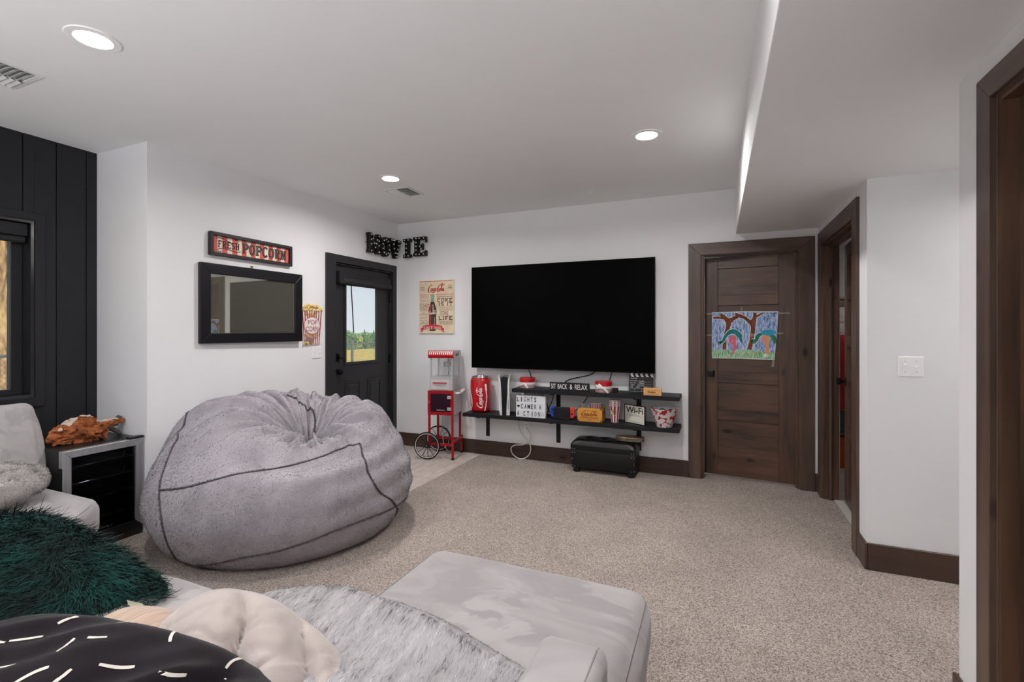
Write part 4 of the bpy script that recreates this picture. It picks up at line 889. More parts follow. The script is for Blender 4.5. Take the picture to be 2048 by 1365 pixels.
# ================================================================ ON THE UPPER SHELF
PKW = mat('pale_pink_tin', (206, 172, 172), .4, var=.05); RBN = mat('white_satin_ribbon', (240, 234, 236), .35, var=.03, sheen=.3)
def tin(x, y, label, rz, big):
    t = thing('ribbon_tin', label, 'tin', (x, y, ZU), R_(rz), group='round tins with white ribbon')
    MB().lathe([(.0001, 0), (.078, 0), (.080, .003), (.080, .06), (.0001, .06)], 48).build('tin_base', PKW, t, smooth=True)
    MB().lathe([(.0805, .058), (.083, .060), (.083, .098), (.080, .102), (.076, .098), (.0001, .097)], 48).build('lid', RED, t, smooth=True)
    MB().lathe([(.0812, .036), (.0818, .038), (.0818, .057), (.0812, .059)], 48).build('ribbon_band', RBN, t, smooth=True)
    bw = MB()
    def strip3(pts, w, d):
        v = []
        for p in pts: v += [tuple(Vector(p) + Vector(d) * w), tuple(Vector(p) - Vector(d) * w)]
        n = len(pts); v2 = [(a, b + .0015, c) for a, b, c in v]; f = [(2 * i, 2 * i + 1, 2 * i + 3, 2 * i + 2) for i in range(n - 1)]
        bw.add(v, f); bw.add(v2, [q[::-1] for q in f])
    if big:
        strip3(smooth_path([(-.03, -.080, .082), (-.01, -.092, .07), (.02, -.096, .045), (.05, -.090, .018), (.066, -.088, -.008)]), .011, (.5, 0, .55))
        strip3(smooth_path([(-.065, -.06, .06), (-.05, -.088, .066), (-.02, -.095, .056), (0, -.092, .05)]), .012, (.1, 0, 1))
        strip3(smooth_path([(-.06, -.062, .03), (-.045, -.084, .042), (-.01, -.094, .05)]), .010, (-.3, 0, .9))
    else:
        strip3(smooth_path([(.0, -.084, .055), (.02, -.092, .03), (.04, -.09, .003)]), .010, (1, 0, .2))
        strip3(smooth_path([(-.07, -.05, .045), (-.05, -.075, .034), (-.02, -.086, .04), (0, -.088, .05)]), .008, (.1, 0, 1))
    bw.build('bow', RBN, t)
tin(-1.834, 4.69, 'round red-lidded tin with white ribbon at the left end of the upper shelf', 0, False)
tin(-1.022, 4.645, 'round red-lidded tin with a large white bow right of the relax sign', 0, True)
sr = thing('relax_sign', 'long black sign reading sit back & relax on the upper shelf', 'sign', (-1.347, 4.585, ZU))
MB().box(-.202, .202, -.012, .012, 0, .078).build('board', mat('sign_black', (26, 26, 28), .5, var=.04), sr, bevel=0.002)
for k in range(20): MB().sphere((-.1919 + k * .0202, 0, .0775), .0068, 10, 6).build('bulb_bead', mat('sign_black', (26, 26, 28), .5), sr, smooth='all')
MR = XZ.copy(); MR.translation = (0, -.0125, 0)
for s_, x, w in (('SIT', -.188, .052), ('BACK', -.118, .098), ('&', .006, .028), ('RELAX', .058, .126)): text_on('lettering', s_, PWHT, sr, MR, x, .016, w, .05, .004)
mbx = tag(MB().box(-.026, .026, 0, .04, 0, .044).box(-.024, .024, -.001, 0, .004, .04).build('media_box', DK, None, bevel=0.003), 'small black media box between the bow tin and the clapperboard', 'box'); mbx.location = (-.905, 4.61, ZU)
cl = thing('clapperboard', 'black film clapperboard leaning on the wall below the television corner', 'clapperboard', (-.676, 4.70, ZU), rot=(R_(-12), 0, R_(4)))
MB().box(-.112, .112, -.004, .004, 0, .150).build('slate', mat('slate_black', (24, 25, 27), .55, var=.08, vs=20), cl, bevel=0.001, seg=1)
for z0, sgn, nm in ((.151, -1, 'lower_stick'), (.176, 1, 'upper_stick')):
    s_ = MB().box(-.112, .112, -.007, .007, z0, z0 + .024).build(nm, mat('slate_black', (24, 25, 27), .55), cl, bevel=0.001, seg=1)
    for k in range(5):
        x = -.094 + k * .046; sh = .007 * sgn
        MB().prism([(x - sh, z0), (x + .024 - sh, z0), (x + .024 + sh, z0 + .024), (x + sh, z0 + .024)], .0072, .008, XZ).build('white_stripe', PWHT, s_)
MCB = XZ.copy(); MCB.translation = (0, -.0045, 0); CHK = mat('chalk_white', (196, 198, 200), .8, var=.2, vs=60)
for s_, x, y, w in (('HOLLYWOOD', -.096, .132, .06), ('PRODUCTION', -.100, .109, .064), ('FILM', -.014, .108, .04), ('DIRECTOR', -.1, .088, .052), ('VIDEO', -.02, .087, .05), ('CAMERA', -.1, .068, .042), ('STUDIO', -.03, .067, .06), ('DATE', -.1, .048, .028), ('SCENE', -.045, .048, .034), ('TAKE', .03, .048, .028)): text_on('lettering', s_, CHK, cl, MCB, x, y, w, .0105, .01)
ln = MB()
for y in (.105, .084, .064): ribbon(ln, [(-.035, y), (.1, y)], .0014, MCB)
for pts in ([(-.102, .04), (.102, .04), (.102, .012), (-.102, .012), (-.102, .04)], [(-.06, .04), (-.06, .012)], [(.01, .04), (.01, .012)]): ribbon(ln, pts, .0014, MCB)
ln.build('chalk_line', CHK, cl)
wb = thing('wooden_block', 'small tan wooden box with dark lettering at the right of the upper shelf', 'box', (-.550, 4.562, ZU))
TAN = mat('tan_wood', (226, 172, 108), .5, var=.08, vs=6, stretch=(1, 8, 8))
MB().box(-.079, .079, -.02, .02, 0, .056).build('case', TAN, wb, bevel=0.002); MB().box(-.08, .08, -.021, .021, .056, .068).build('sliding_lid', TAN, wb, bevel=0.002)
MT = XZ.copy(); MT.translation = (0, -.0205, 0)
text_on('lettering', 'Woodland', mat('burnt_brown', (70, 40, 22), .6), wb, MT, -.043, .022, .07, .021, .02); ln = MB(); ribbon(ln, [(-.068, .012), (.068, .012)], .0012, MT); ribbon(ln, [(-.068, .048), (.068, .048)], .0012, MT); ribbon(ln, [(.03, .02), (.055, .02)], .0014, MT); ln.build('ruled_line', mat('burnt_brown', (70, 40, 22), .6), wb)

# cables, outlet
def cable(pts, r, m, label, nm='cable'):
    return tag(MB().tube(smooth_path(pts, 8), r, 8).build(nm, m, None, smooth='all'), label, 'cable')
CBK = mat('black_cable', (20, 20, 22), .5); CWH = mat('white_cable', (222, 218, 212), .5, var=.03)
cable([(-1.87, 4.79, 1.02), (-1.865, 4.80, .973), (-1.845, 4.80, .92), (-1.83, 4.805, .86), (-1.83, 4.812, .80)], .0045, CBK, 'short black cable hanging behind the left ribbon tin')
cable([(-1.12, 4.79, 1.0), (-1.15, 4.80, .957), (-1.20, 4.803, .93), (-1.26, 4.803, .912), (-1.35, 4.803, .893), (-1.43, 4.803, .866), (-1.49, 4.806, .82), (-1.50, 4.808, .79)], .0045, CBK, 'black cable curving from the television down behind the relax sign')
cable([(-.96, 4.79, 1.0), (-.971, 4.80, .961), (-.985, 4.803, .92), (-.997, 4.805, .87), (-1.0, 4.808, .80)], .004, CBK, 'thin black cable dropping behind the bow tin')
cable([(-1.73, 4.79, .745), (-1.70, 4.79, .70), (-1.655, 4.785, .62), (-1.635, 4.78, .55), (-1.64, 4.77, .51), (-1.60, 4.75, .503), (-1.55, 4.74, .503)], .005, CBK, 'thick black cable looping right of the letter light box')
cable([(-1.57, 4.80, .745), (-1.585, 4.80, .69), (-1.61, 4.79, .61), (-1.63, 4.78, .56), (-1.60, 4.77, .515), (-1.54, 4.72, .503)], .004, CBK, 'black cable beside the shelf bracket and the handheld dock')
cable([(-1.21, 4.80, .745), (-1.225, 4.80, .70), (-1.265, 4.80, .64), (-1.32, 4.79, .58), (-1.36, 4.76, .54), (-1.38, 4.70, .503)], .004, CBK, 'thin black cable running down to the handheld dock')
cable([(-1.985, 4.78, .62), (-1.94, 4.79, .60), (-1.88, 4.79, .57), (-1.80, 4.78, .54), (-1.76, 4.76, .505)], .006, CBK, 'black cable between the white console and the light box')
cable([(-1.895, 4.798, .345), (-1.86, 4.79, .31), (-1.835, 4.79, .26), (-1.85, 4.79, .20), (-1.92, 4.79, .155), (-2.02, 4.79, .14), (-2.065, 4.79, .10), (-2.04, 4.785, .04), (-1.975, 4.78, .006), (-1.92, 4.775, .006), (-1.855, 4.785, .05), (-1.835, 4.79, .12), (-1.86, 4.79, .19), (-1.93, 4.795, .26), (-1.975, 4.80, .33), (-1.985, 4.805, .40), (-1.98, 4.81, .455)], .006, CWH, 'white cable looped below the lower shelf down to the carpet')
ot = thing('wall_outlet', 'white wall outlet under the lower shelf behind the looped cable', 'outlet', (-1.896, YT, .348))
MB().box(-.035, .035, -.006, 0, -.057, .057).build('cover_plate', WPLAST, ot, bevel=0.002)
for z in (-.02, .02):
    rc = MB().cyl((0, -.0075, z), (0, -.005, z), .016, n=20).build('receptacle', WPLAST, ot)
    MB().box(-.007, -.005, -.0082, -.007, z - .004, z + .006).box(.005, .007, -.0082, -.007, z - .004, z + .006).build('slots', INKB, rc)
MB().box(-.013, .013, -.024, -.0075, -.032, -.006).build('plug', WPLAST, ot, bevel=0.003)

# ================================================================ OTTOMAN AND TIN
LEA = mat('black_leather', (12, 12, 14), .38, var=.08, vs=14, bump=.18, bs=90, spec=.5)
ot = thing('storage_ottoman', 'black leather storage ottoman trunk with studded corners under the shelves', 'ottoman', (-1.012, 4.672, 0))
MB().box(-.308, .308, -.122, .122, .045, .208).build('body', LEA, ot, bevel=0.01, seg=3, smooth=True)
v = []; f = []; nx, ny = 44, 20
for j in range(ny + 1):
    for i_ in range(nx + 1):
        x = -1 + 2 * i_ / nx; y = -1 + 2 * j / ny
        e = (1 - abs(x) ** 6) ** .5 * (1 - abs(y) ** 5) ** .5
        tuft = sum(math.exp(-(((x - a) * .31) ** 2 + ((y - b) * .13) ** 2) / .0011) for a, b in ((-.5, 0), (0, .1), (.5, 0)))
        fold = .004 * math.sin(x * 13 + 2 * y) * (1 - y * y)
        v.append((x * .314, y * .128, .27 + .055 * e - .022 * tuft * e + fold * e))
for j in range(ny):
    for i_ in range(nx): a = j * (nx + 1) + i_; f.append((a, a + 1, a + nx + 2, a + nx + 1))
MB().add(v, f).build('cushion_top', LEA, ot, smooth='all')
MB().box(-.314, .314, -.128, .128, .212, .274).build('lid', LEA, ot, bevel=0.008, seg=3, smooth=True)
MB().tube([(-.315, -.129, .213), (.315, -.129, .213), (.315, .129, .213), (-.315, .129, .213)], .003, 6, True).build('piping', mat('worn_leather_edge', (60, 58, 60), .4), ot)
for sx in (-1, 1):
    for sy in (-1, 1): MB().lathe([(.026, 0), (.034, .006), (.036, .045)], 20, Matrix.Translation((sx * .262, sy * .085, 0))).build('foot', BLK, ot, smooth=True)
STUD = mat('dull_nickel_stud', (150, 150, 152), .3, .9, var=.05)
for sx in (-1, 1):
    for dx, z in ((.012, .066), (.036, .060), (.012, .13), (.012, .192), (.034, .192), (.012, .228), (.034, .228)):
        MB().sphere((sx * (.308 - dx), -.1225 if z < .21 else -.1285, z), .0055, 8, 5, sc=(1, .6, 1)).build('stud', STUD, ot, smooth='all')
    for z in (.205,): MB().box(sx * .309, sx * .3, -.124, -.06, z - .06, z + .02).build('corner_patch', LEA, ot, bevel=0.002)
tn = thing('keepsake_tin', 'oval gold-topped grey tin lying on the black ottoman', 'tin', (-.772, 4.672, .328), R_(2))
ovl = [(.132 * (abs(math.cos(a)) ** .7) * (1 if math.cos(a) > 0 else -1), .062 * (abs(math.sin(a)) ** .7) * (1 if math.sin(a) > 0 else -1)) for a in [2 * PI * i / 44 for i in range(44)]]
MB().prism(ovl, 0, .024).build('base', mat('grey_tin', (136, 128, 118), .35, .5, var=.12, vs=30), tn, bevel=0.002, seg=1)
MB().prism([(x * 1.015, y * 1.02) for x, y in ovl], .024, .040).build('lid', mat('gold_tin_lid', (196, 174, 140), .3, .6, var=.3, vs=26, lo=(110, 82, 58)), tn, bevel=0.005)

# ================================================================ POPCORN CART
CT = thing('popcorn_cart', 'tall red popcorn machine on a spoke-wheeled cart beside the black door', 'popcorn machine', (-2.77, 4.585, 0), R_(12.7))
SILV = mat('silver_sheet_metal', (196, 192, 194), .35, .35, var=.04); BLKR = mat('black_rubber', (16, 16, 18), .6)
for x in (-.13, .13):
    for y in (-.14, .14): MB().box(x - .011, x + .011, y - .011, y + .011, .135 if x < 0 else .12, .48).build('leg', DRED, CT, bevel=0.002)
for y in (-.165, .165):
    MB().box(.128, .152, y - .010, y + .012, .022, .20).build('front_leg', DRED, CT, bevel=0.002)
    MB().box(.127, .153, y - .011, y + .013, .0, .024).build('rubber_foot', BLKR, CT, bevel=0.002)
    MB().box(-.15, .15, y - .008 * (1 if y > 0 else -1) - .005, y - .008 * (1 if y > 0 else -1) + .005, .142, .172).build('side_rail', DRED, CT, bevel=0.002)
    MB().sphere((.14, y - .012 if y < 0 else y + .014, .158), .008, 10, 6).build('bolt', STUD, CT, smooth='all')
MB().box(.128, .150, -.16, .16, .165, .19).build('cross_rail', DRED, CT, bevel=0.002)
MB().cyl((-.14, -.19, .147), (-.14, .19, .147), .006, n=10).build('axle', BLKR, CT)
for y in (-.185, .185):
    w = MB().torus((-.14, y, .147), (0, 1, 0), .136, .011, 48, 8).build('wheel', BLKR, CT, smooth='all')
    MB().torus((-.14, y - .006, .147), (0, 1, 0), .131, .0042, 48, 6).build('wheel_stripe', PWHT, w, smooth='all')
    for k in range(12):
        a = 2 * PI * k / 12 + .1; MB().cyl((-.14 + .018 * math.cos(a), y, .147 + .018 * math.sin(a)), (-.14 + .13 * math.cos(a), y, .147 + .13 * math.sin(a)), .0034, n=6).build('spoke', BLKR, w)
    MB().cyl((-.14, y - .014, .147), (-.14, y + .014, .147), .021, n=18).build('hub', BLKR, w, bevel=0.003); MB().sphere((-.14, y - .015, .147), .009, 10, 6).build('hub_cap', STUD, w, smooth='all')
MB().box(-.143, .143, -.145, .15, .475, .732).build('cabinet', SILV, CT, bevel=0.002)
for q, nm in zip(frame_mb(-.145, .145, .472, .735, .034, -.152, -.145), ('front_frame',) * 4): MB().add(q.v, q.f).build(nm, DRED, CT, bevel=0.001, seg=1)
dg_ = MB().box(-.111, .111, -.150, -.146, .506, .701).build('cabinet_door', mat('smoked_purple_glass', (44, 22, 38), .12, var=.08, vs=8, spec=.6), CT, bevel=0.001, seg=1)
text_on('lettering', 'NOSTALGIA', PWHT, dg_, Matrix.Translation((0, -.1505, 0)) @ XZ, -.045, .521, .09, .010, .01)
for z in (.665, .54): MB().box(.075, .118, -.158, -.150, z - .017, z + .017).build('hinge', SILV, CT, bevel=0.002)
MB().sphere((-.122, -.165, .605), .015, 14, 8, sc=(1, .8, 1.6)).build('door_knob', RED, CT, smooth='all')
MB().tube([(.143, -.06, .70), (.19, -.08, .705), (.195, -.05, .708), (.195, .10, .722), (.19, .12, .72), (.143, .10, .71)], .011, 10).build('push_handle', WPLAST, CT, smooth=True)
MB().box(-.128, .128, -.128, .135, .735, .868).build('popper_base', SILV, CT, bevel=0.003)
MB().box(-.118, .09, -.134, -.127, .745, .845).build('drawer', mat('pale_silver', (212, 208, 210), .35, .2, var=.03), CT, bevel=0.002)
MB().tube([(-.09, -.134, .818), (-.09, -.148, .818), (.062, -.148, .818), (.062, -.134, .818)], .006, 10).build('drawer_handle', RED, CT, smooth=True)
text_on('lettering', 'NOSTALGIA', mat('grey_print', (150, 140, 130), .5), CT, Matrix.Translation((0, -.1345, 0)) @ XZ, -.06, .775, .09, .012)
MB().box(-.13, .13, -.13, .137, .866, .876).build('tray_rim', SILV, CT, bevel=0.002)
for x in (-.12, .12):
    for y in (-.12, .127): MB().box(x - .007, x + .007, y - .007, y + .007, .874, 1.09).build('corner_post', SILV, CT, bevel=0.001, seg=1)
for b in ((-.113, .113, -.122, -.119), (-.113, .113, .125, .128), (-.122, -.119, -.113, .12), (.119, .122, -.113, .12)): MB().box(*b, .876, 1.088).build('glass_pane', GLASS, CT)
MB().box(-.127, .127, -.127, .134, 1.086, 1.094).build('roof_plate', SILV, CT)
hd = [(-.152, 1.115), (-.142, 1.088), (.145, 1.088), (.155, 1.12), (.142, 1.165), (-.130, 1.165)]
MB().prism([(y, z) for y, z in hd], -.138, .138, YZ).build('hood', SILV, CT, bevel=0.002, seg=1)
fr_ = MB().add([(-.142, -.144, 1.085), (.142, -.144, 1.085), (.142, -.156, 1.115), (-.142, -.156, 1.115), (-.142, -.133, 1.167), (.142, -.133, 1.167), (-.142, -.128, 1.085), (.142, -.128, 1.085), (-.142, -.128, 1.168), (.142, -.128, 1.168)],
    [(0, 1, 2, 3), (3, 2, 5, 4), (4, 5, 9, 8), (0, 6, 7, 1), (6, 8, 9, 7), (0, 3, 4, 8, 6), (1, 7, 9, 5, 2)]).build('hood_front', RED, CT)
for k in range(12):
    x = -.128 + k * .0225
    MB().add([(x, -.1545, 1.124), (x + .011, -.1545, 1.124), (x + .011, -.1362, 1.162), (x, -.1362, 1.162)], [(0, 1, 2, 3)], Matrix.Translation((0, -.0012, .0004))).build('white_stripe', PWHT, fr_)
for y in (-.03, .04): MB().box(.1375, .142, y - .012, y + .012, 1.105, 1.13).build('switch', INKB, CT, bevel=0.002)
MB().lathe([(.0001, .985), (.03, .985), (.042, .992), (.044, 1.03), (.04, 1.035), (.0001, 1.036)], 28, Matrix.Translation((.02, .02, 0))).cyl((.02, .02, 1.036), (.02, .02, 1.09), .006, n=10).build('kettle', CHROME, CT, smooth=True)
MB().tube([(-.06, .0, 1.088), (-.06, .0, 1.0), (-.058, 0, .985)], .003, 6).build('lid_rod', CHROME, CT)
MB().tube(smooth_path([(.0, .11, 1.088), (.01, .112, 1.0), (.006, .112, .92), (-.004, .11, .876)]), .0035, 6).build('power_lead', CBK, CT)
MB().tube(smooth_path([(-.07, .145, .60), (-.072, .15, .45), (-.085, .155, .35), (-.08, .15, .2), (-.06, .15, .08), (-.02, .17, .006)]), .0035, 6).build('mains_cord', mat('pale_grey_cord', (196, 196, 198), .5), CT)
MB().add([(.1285, -.07, .77), (.1285, .07, .77), (.1285, .05, .84), (.1285, -.05, .84)], []).v
cs = MB(); ribbon(cs, [(-.05, .77), (.05, .77)], .006, Matrix.Translation((.1285, 0, 0)) @ YZ); ribbon(cs, _arc(0, .81, .03, .03, 0, 360, 20), .005, Matrix.Translation((.1285, 0, 0)) @ YZ); cs.build('wheel_emblem_print', mat('grey_print', (150, 140, 130), .5), CT)

# ================================================================ DRAWING ON DOOR
dl = M2 @ Vector((-.690, -.0015, 1.118))
dr = thing('childrens_drawing', 'crayon drawing of two teal birds and trees taped to the wood door', 'drawing', dl, R_(-6.0))
def crayon(name, c1, c2, sc, dist=2.0, rot=.5):
    m = bpy.data.materials.new(name); m.use_nodes = True; nt = m.node_tree; N = nt.nodes; L = nt.links; b = N['Principled BSDF']; b.inputs['Roughness'].default_value = .8
    tc = N.new('ShaderNodeTexCoord'); mp = N.new('ShaderNodeMapping'); mp.inputs['Rotation'].default_value = (0, rot, 0); L.new(tc.outputs['Object'], mp.inputs[0])
    mp.inputs['Scale'].default_value = (sc, sc, sc * .16); n = N.new('ShaderNodeTexNoise'); n.inputs['Scale'].default_value = 1; n.inputs['Detail'].default_value = 3; n.inputs['Distortion'].default_value = dist * .3; L.new(mp.outputs[0], n.inputs['Vector'])
    r = N.new('ShaderNodeValToRGB'); L.new(n.outputs['Fac'], r.inputs[0]); e = r.color_ramp.elements; f = lambda t: (*[((x / 255 + .055) / 1.055) ** 2.4 for x in t], 1)
    e[0].position = .36; e[0].color = f(c1); e[1].position = .62; e[1].color = f(c2); L.new(r.outputs[0], b.inputs['Base Color']); return m
PAPER = mat('white_paper', (226, 230, 236), .8, var=.02)
C_SKY = crayon('blue_crayon', (52, 104, 178), (196, 212, 236), 120, rot=.5); C_GRS = crayon('green_crayon', (70, 150, 92), (196, 224, 190), 150, 3); C_BRN = crayon('brown_crayon', (92, 46, 26), (132, 74, 44), 90)
C_TEA = crayon('teal_crayon', (18, 108, 112), (30, 140, 142), 70); C_GRN = crayon('green_bird_crayon', (28, 104, 82), (50, 140, 108), 70); C_BLU = crayon('turquoise_crayon', (30, 140, 176), (60, 172, 204), 70); C_PNK = mat('pink_crayon', (224, 108, 122), .8, var=.06, vs=60); C_ORG = mat('orange_crayon', (236, 156, 112), .8, var=.06, vs=60)
def zp(zx, zy):
    t = (zx - 222) / 1323; return (t * .552, .437 * (1 - (zy - 225 - 12 * t) / (885 + 58 * t)))
def zw(px): return px / 1323 * .552
for q, rt in (([(222, 225), (850, 222), (850, 668), (222, 664)], .0), ([(856, 222), (1545, 240), (1520, 676), (856, 670)], 0), ([(220, 670), (852, 674), (852, 1136), (222, 1110)], 0), ([(858, 676), (1516, 682), (1475, 1180), (858, 1138)], 0)):
    MB().prism([zp(*p) for p in q], -.0012, -.0002, XZ).build('paper_sheet', PAPER, dr)
def pr(nm, m, fn, z):
    mb = MB(); fn(mb, z); return mb.build(nm, m, dr)
def pol(*pts):
    def fn(mb, z):
        mb.add([(*zp(*p), z) for p in pts], [tuple(range(len(pts)))], XZ)
    return fn
def strokes(*sts):
    def fn(mb, z):
        for k, (pts, w) in enumerate(sts):
            pp = smooth_path(pts, 5) if len(pts) > 2 else pts
            ww = w if not isinstance(w, list) else [w[min(int(i * len(w) / len(pp)), len(w) - 1)] for i in range(len(pp))]
            ribbon(mb, [zp(*p) for p in pp], [zw(x) for x in ww] if isinstance(ww, list) else zw(ww), XZ, z + k * .00004)
    return fn
pr('sky_print', C_SKY, pol((232, 236), (845, 236), (845, 655), (858, 655), (858, 236), (1530, 250), (1512, 668), (1508, 690), (1480, 1040), (858, 985), (845, 965), (232, 945)), .0001)
T1 = [([(480, 945), (490, 800), (500, 690), (545, 560), (565, 420), (470, 320), (400, 265)], [80, 70, 80, 90, 110, 90, 70]), ([(480, 345), (350, 330), (250, 330)], 55), ([(560, 420), (680, 350), (780, 300), (700, 270)], [110, 80, 70, 60]), ([(780, 300), (900, 350), (1050, 480)], [80, 70, 90])]
T2 = [([(985, 960), (1020, 840), (1040, 700), (1062, 570), (1060, 450), (1095, 330), (1095, 255)], [90, 80, 90, 90, 110, 80, 70]), ([(1130, 330), (1190, 295), (1245, 270)], [40, 45, 45])]
pr('white_outline', PAPER, strokes(*[(p, [x + 26 for x in w] if isinstance(w, list) else w + 24) for p, w in T1 + T2]), .0002)
pr('tree_print', C_BRN, strokes(*T1), .0006); pr('tree_print', C_BRN, strokes(*T2), .0006)
pr('grass_print', C_GRS, pol((228, 945), (850, 965), (1100, 985), (1482, 1040), (1474, 1165), (860, 1122), (850, 1120), (230, 1098)), .0009)
B1 = [([(395, 815), (455, 780), (510, 690), (590, 620), (690, 610), (780, 680), (835, 810)], [60, 60, 70, 95, 110, 110, 60])]
pr('white_outline', PAPER, strokes(*[(p, [x + 24 for x in w]) for p, w in B1]), .0010)
pr('bird_print', C_TEA, strokes(*B1), .0012); pr('bird_leg_print', C_PNK, strokes(([(680, 690), (600, 790), (690, 870), (655, 1030), (610, 1040)], [80, 60, 50, 40, 30]), ([(690, 690), (690, 870), (740, 950)], [60, 60, 40])), .0014)
B2 = [([(1040, 810), (1120, 790), (1160, 700), (1260, 650)], [110, 70, 80, 70])]
pr('white_outline', PAPER, strokes(*[(p, [x + 24 for x in w]) for p, w in B2]), .0010)
pr('bird_print', C_GRN, strokes(*B2, ([(1400, 690), (1450, 740), (1485, 860)], [60, 90, 60])), .0012)
pr('bird_back_print', C_BLU, pol(*[(1355 + 150 * math.cos(a), 645 + 55 * math.sin(a)) for a in [2 * PI * i / 24 for i in range(24)]]), .0014)
pr('bird_leg_print', C_ORG, strokes(([(1320, 700), (1260, 790), (1330, 880), (1320, 1050)], [80, 60, 50, 50]), ([(1350, 710), (1345, 880), (1360, 1040)], [60, 50, 40])), .0014)
pr('bird_head_print', C_GRN, strokes(([(350, 825), (420, 805)], 70)), .0015)
pr('beak_print', C_ORG, pol((350, 815), (315, 845), (355, 845)), .0016); pr('beak_print', C_ORG, pol((985, 815), (950, 845), (990, 850)), .0016)
for c in ((405, 805), (1042, 798)): pr('eye_print', INKB, pol(*[(c[0] + 20 * math.cos(a), c[1] + 20 * math.sin(a)) for a in [2 * PI * i / 12 for i in range(12)]]), .0018)
pr('stone_print', PAPER, pol(*[(1298 + 42 * math.cos(a), 1085 + 38 * math.sin(a)) for a in [2 * PI * i / 14 for i in range(14)]]), .0016)
for k in range(14): c = (rr.uniform(880, 1250), rr.uniform(1010, 1110)); pr('flower_print', mat('yellow_crayon', (226, 196, 96), .8), pol(*[(c[0] + 10 * math.cos(a), c[1] + 9 * math.sin(a)) for a in [2 * PI * i / 6 for i in range(6)]]), .0014)
pr('scribble_print', mat('navy_crayon', (44, 56, 110), .8), strokes(([(1370, 285), (1400, 275), (1440, 290), (1500, 280)], 9), ([(1330, 330), (1380, 320), (1440, 335), (1490, 325)], 9), ([(1330, 385), (1400, 370), (1470, 390)], 9)), .0007)
TAPE = mat('clear_tape', (210, 206, 200), .15, var=.05, alpha=.35, spec=.6)
for q in ([(75, 238), (260, 238), (260, 272), (75, 272)], [(75, 645), (250, 645), (250, 680), (75, 680)], [(1490, 650), (1640, 648), (1640, 684), (1490, 688)], [(1500, 255), (1770, 262), (1765, 296), (1500, 290)], [(1440, 1150), (1475, 1150), (1470, 1310), (1410, 1310)], [(820, 130), (850, 130), (850, 260), (815, 260)], [(990, 655), (1110, 655), (1105, 712), (990, 715)]): pr('tape_strip', TAPE, pol(*q), .0022)

# ================================================================ FRIDGE AND STUMP
FB = mat('fridge_black', (26, 26, 28), .35, var=.04, spec=.45); STEEL = mat('brushed_stainless', (188, 188, 190), .34, .7, var=.08, vs=60, stretch=(1, 1, .05))
fg = thing('beverage_fridge', 'small black beverage fridge with a steel-framed glass door beside the sofa', 'fridge', (-3.85, 1.802, 0))
MB().box(-.24, .20, -.222, .222, .632, .655).box(-.24, .20, -.222, -.20, .05, .632).box(-.24, .20, .20, .222, .05, .632).box(-.24, -.21, -.20, .20, .05, .632).box(-.24, .20, -.20, .20, .05, .09).build('cabinet', FB, fg, bevel=0.003)
MB().box(-.2, .19, -.215, .215, .012, .05).box(.19, .232, -.22, .22, .0, .055).build('plinth', mat('dark_brown_plinth', (52, 44, 40), .6, var=.1), fg, bevel=0.002)
dp = MB().box(.20, .212, -.218, .218, .058, .65).box(.2, .21, -.2, .2, .07, .64).v
for k, q in enumerate(frame_mb(-.222, .222, .056, .652, .046, .203, .245)): MB().add([(y, x, z) for x, y, z in q.v], q.f).build('door_frame', STEEL if k else FB, fg, bevel=0.003)
MB().box(.222, .228, -.18, .18, .1, .608).build('door_glass', mat('smoked_door_glass', (120, 122, 126), .02, var=0, trans=1.0, ior=1.2, spec=.6), fg)
text_on('lettering', 'newair', mat('grey_logo', (84, 84, 88), .4), fg, Matrix.Translation((.2292, 0, 0)) @ YZ, -.05, .112, .10, .018)
MB().box(.205, .25, .135, .222, .653, .668).build('hinge_cap', FB, fg, bevel=0.004)
MB().box(.21, .2455, -.2245, -.2215, .33, .55).build('handle_slot', INKB, fg, bevel=0.001)
WIRE = mat('shelf_wire_chrome', (216, 216, 220), .2, .9, var=0)
for z in (.18, .315, .43, .535):
    r_ = MB(); r_.tube([(.195, -.19, z), (.195, .19, z)], .0045, 8); r_.tube([(-.2, -.19, z), (-.2, .19, z)], .003, 6)
    for k in range(19): r_.tube([(-.2, -.18 + k * .02, z + .002), (.195, -.18 + k * .02, z + .002)], .0018, 5)
    if z > .4: r_.tube([(.195, .12, z), (.196, .13, z + .03), (.196, .132, z + .045)], .003, 6)
    r_.build('wire_shelf', WIRE, fg)
fl_ = bpy.data.lights.new('fridge_light', 'POINT'); fl_.energy = .25; fl_.shadow_soft_size = .02
flo = bpy.data.objects.new('fridge_light', fl_); COL.objects.link(flo); flo.parent = fg; flo.location = (.1, 0, .6)
RED_W = mat('orange_driftwood', (184, 112, 70), .85, var=.3, vs=14, lo=(112, 62, 38), stretch=(1, 1, 3), bump=.7, bs=40, spec=.1)
GREY_W = mat('weathered_grey_wood', (92, 84, 80), .85, var=.3, vs=20, bump=.5, bs=50); PALE_W = mat('pale_frosted_wood', (214, 196, 184), .8, var=.15, vs=20, bump=.3, bs=60)
st_ = thing('driftwood_root', 'gnarled orange chunk of root wood lying on the fridge', 'driftwood', (-3.84, 1.80, .655), R_(0))
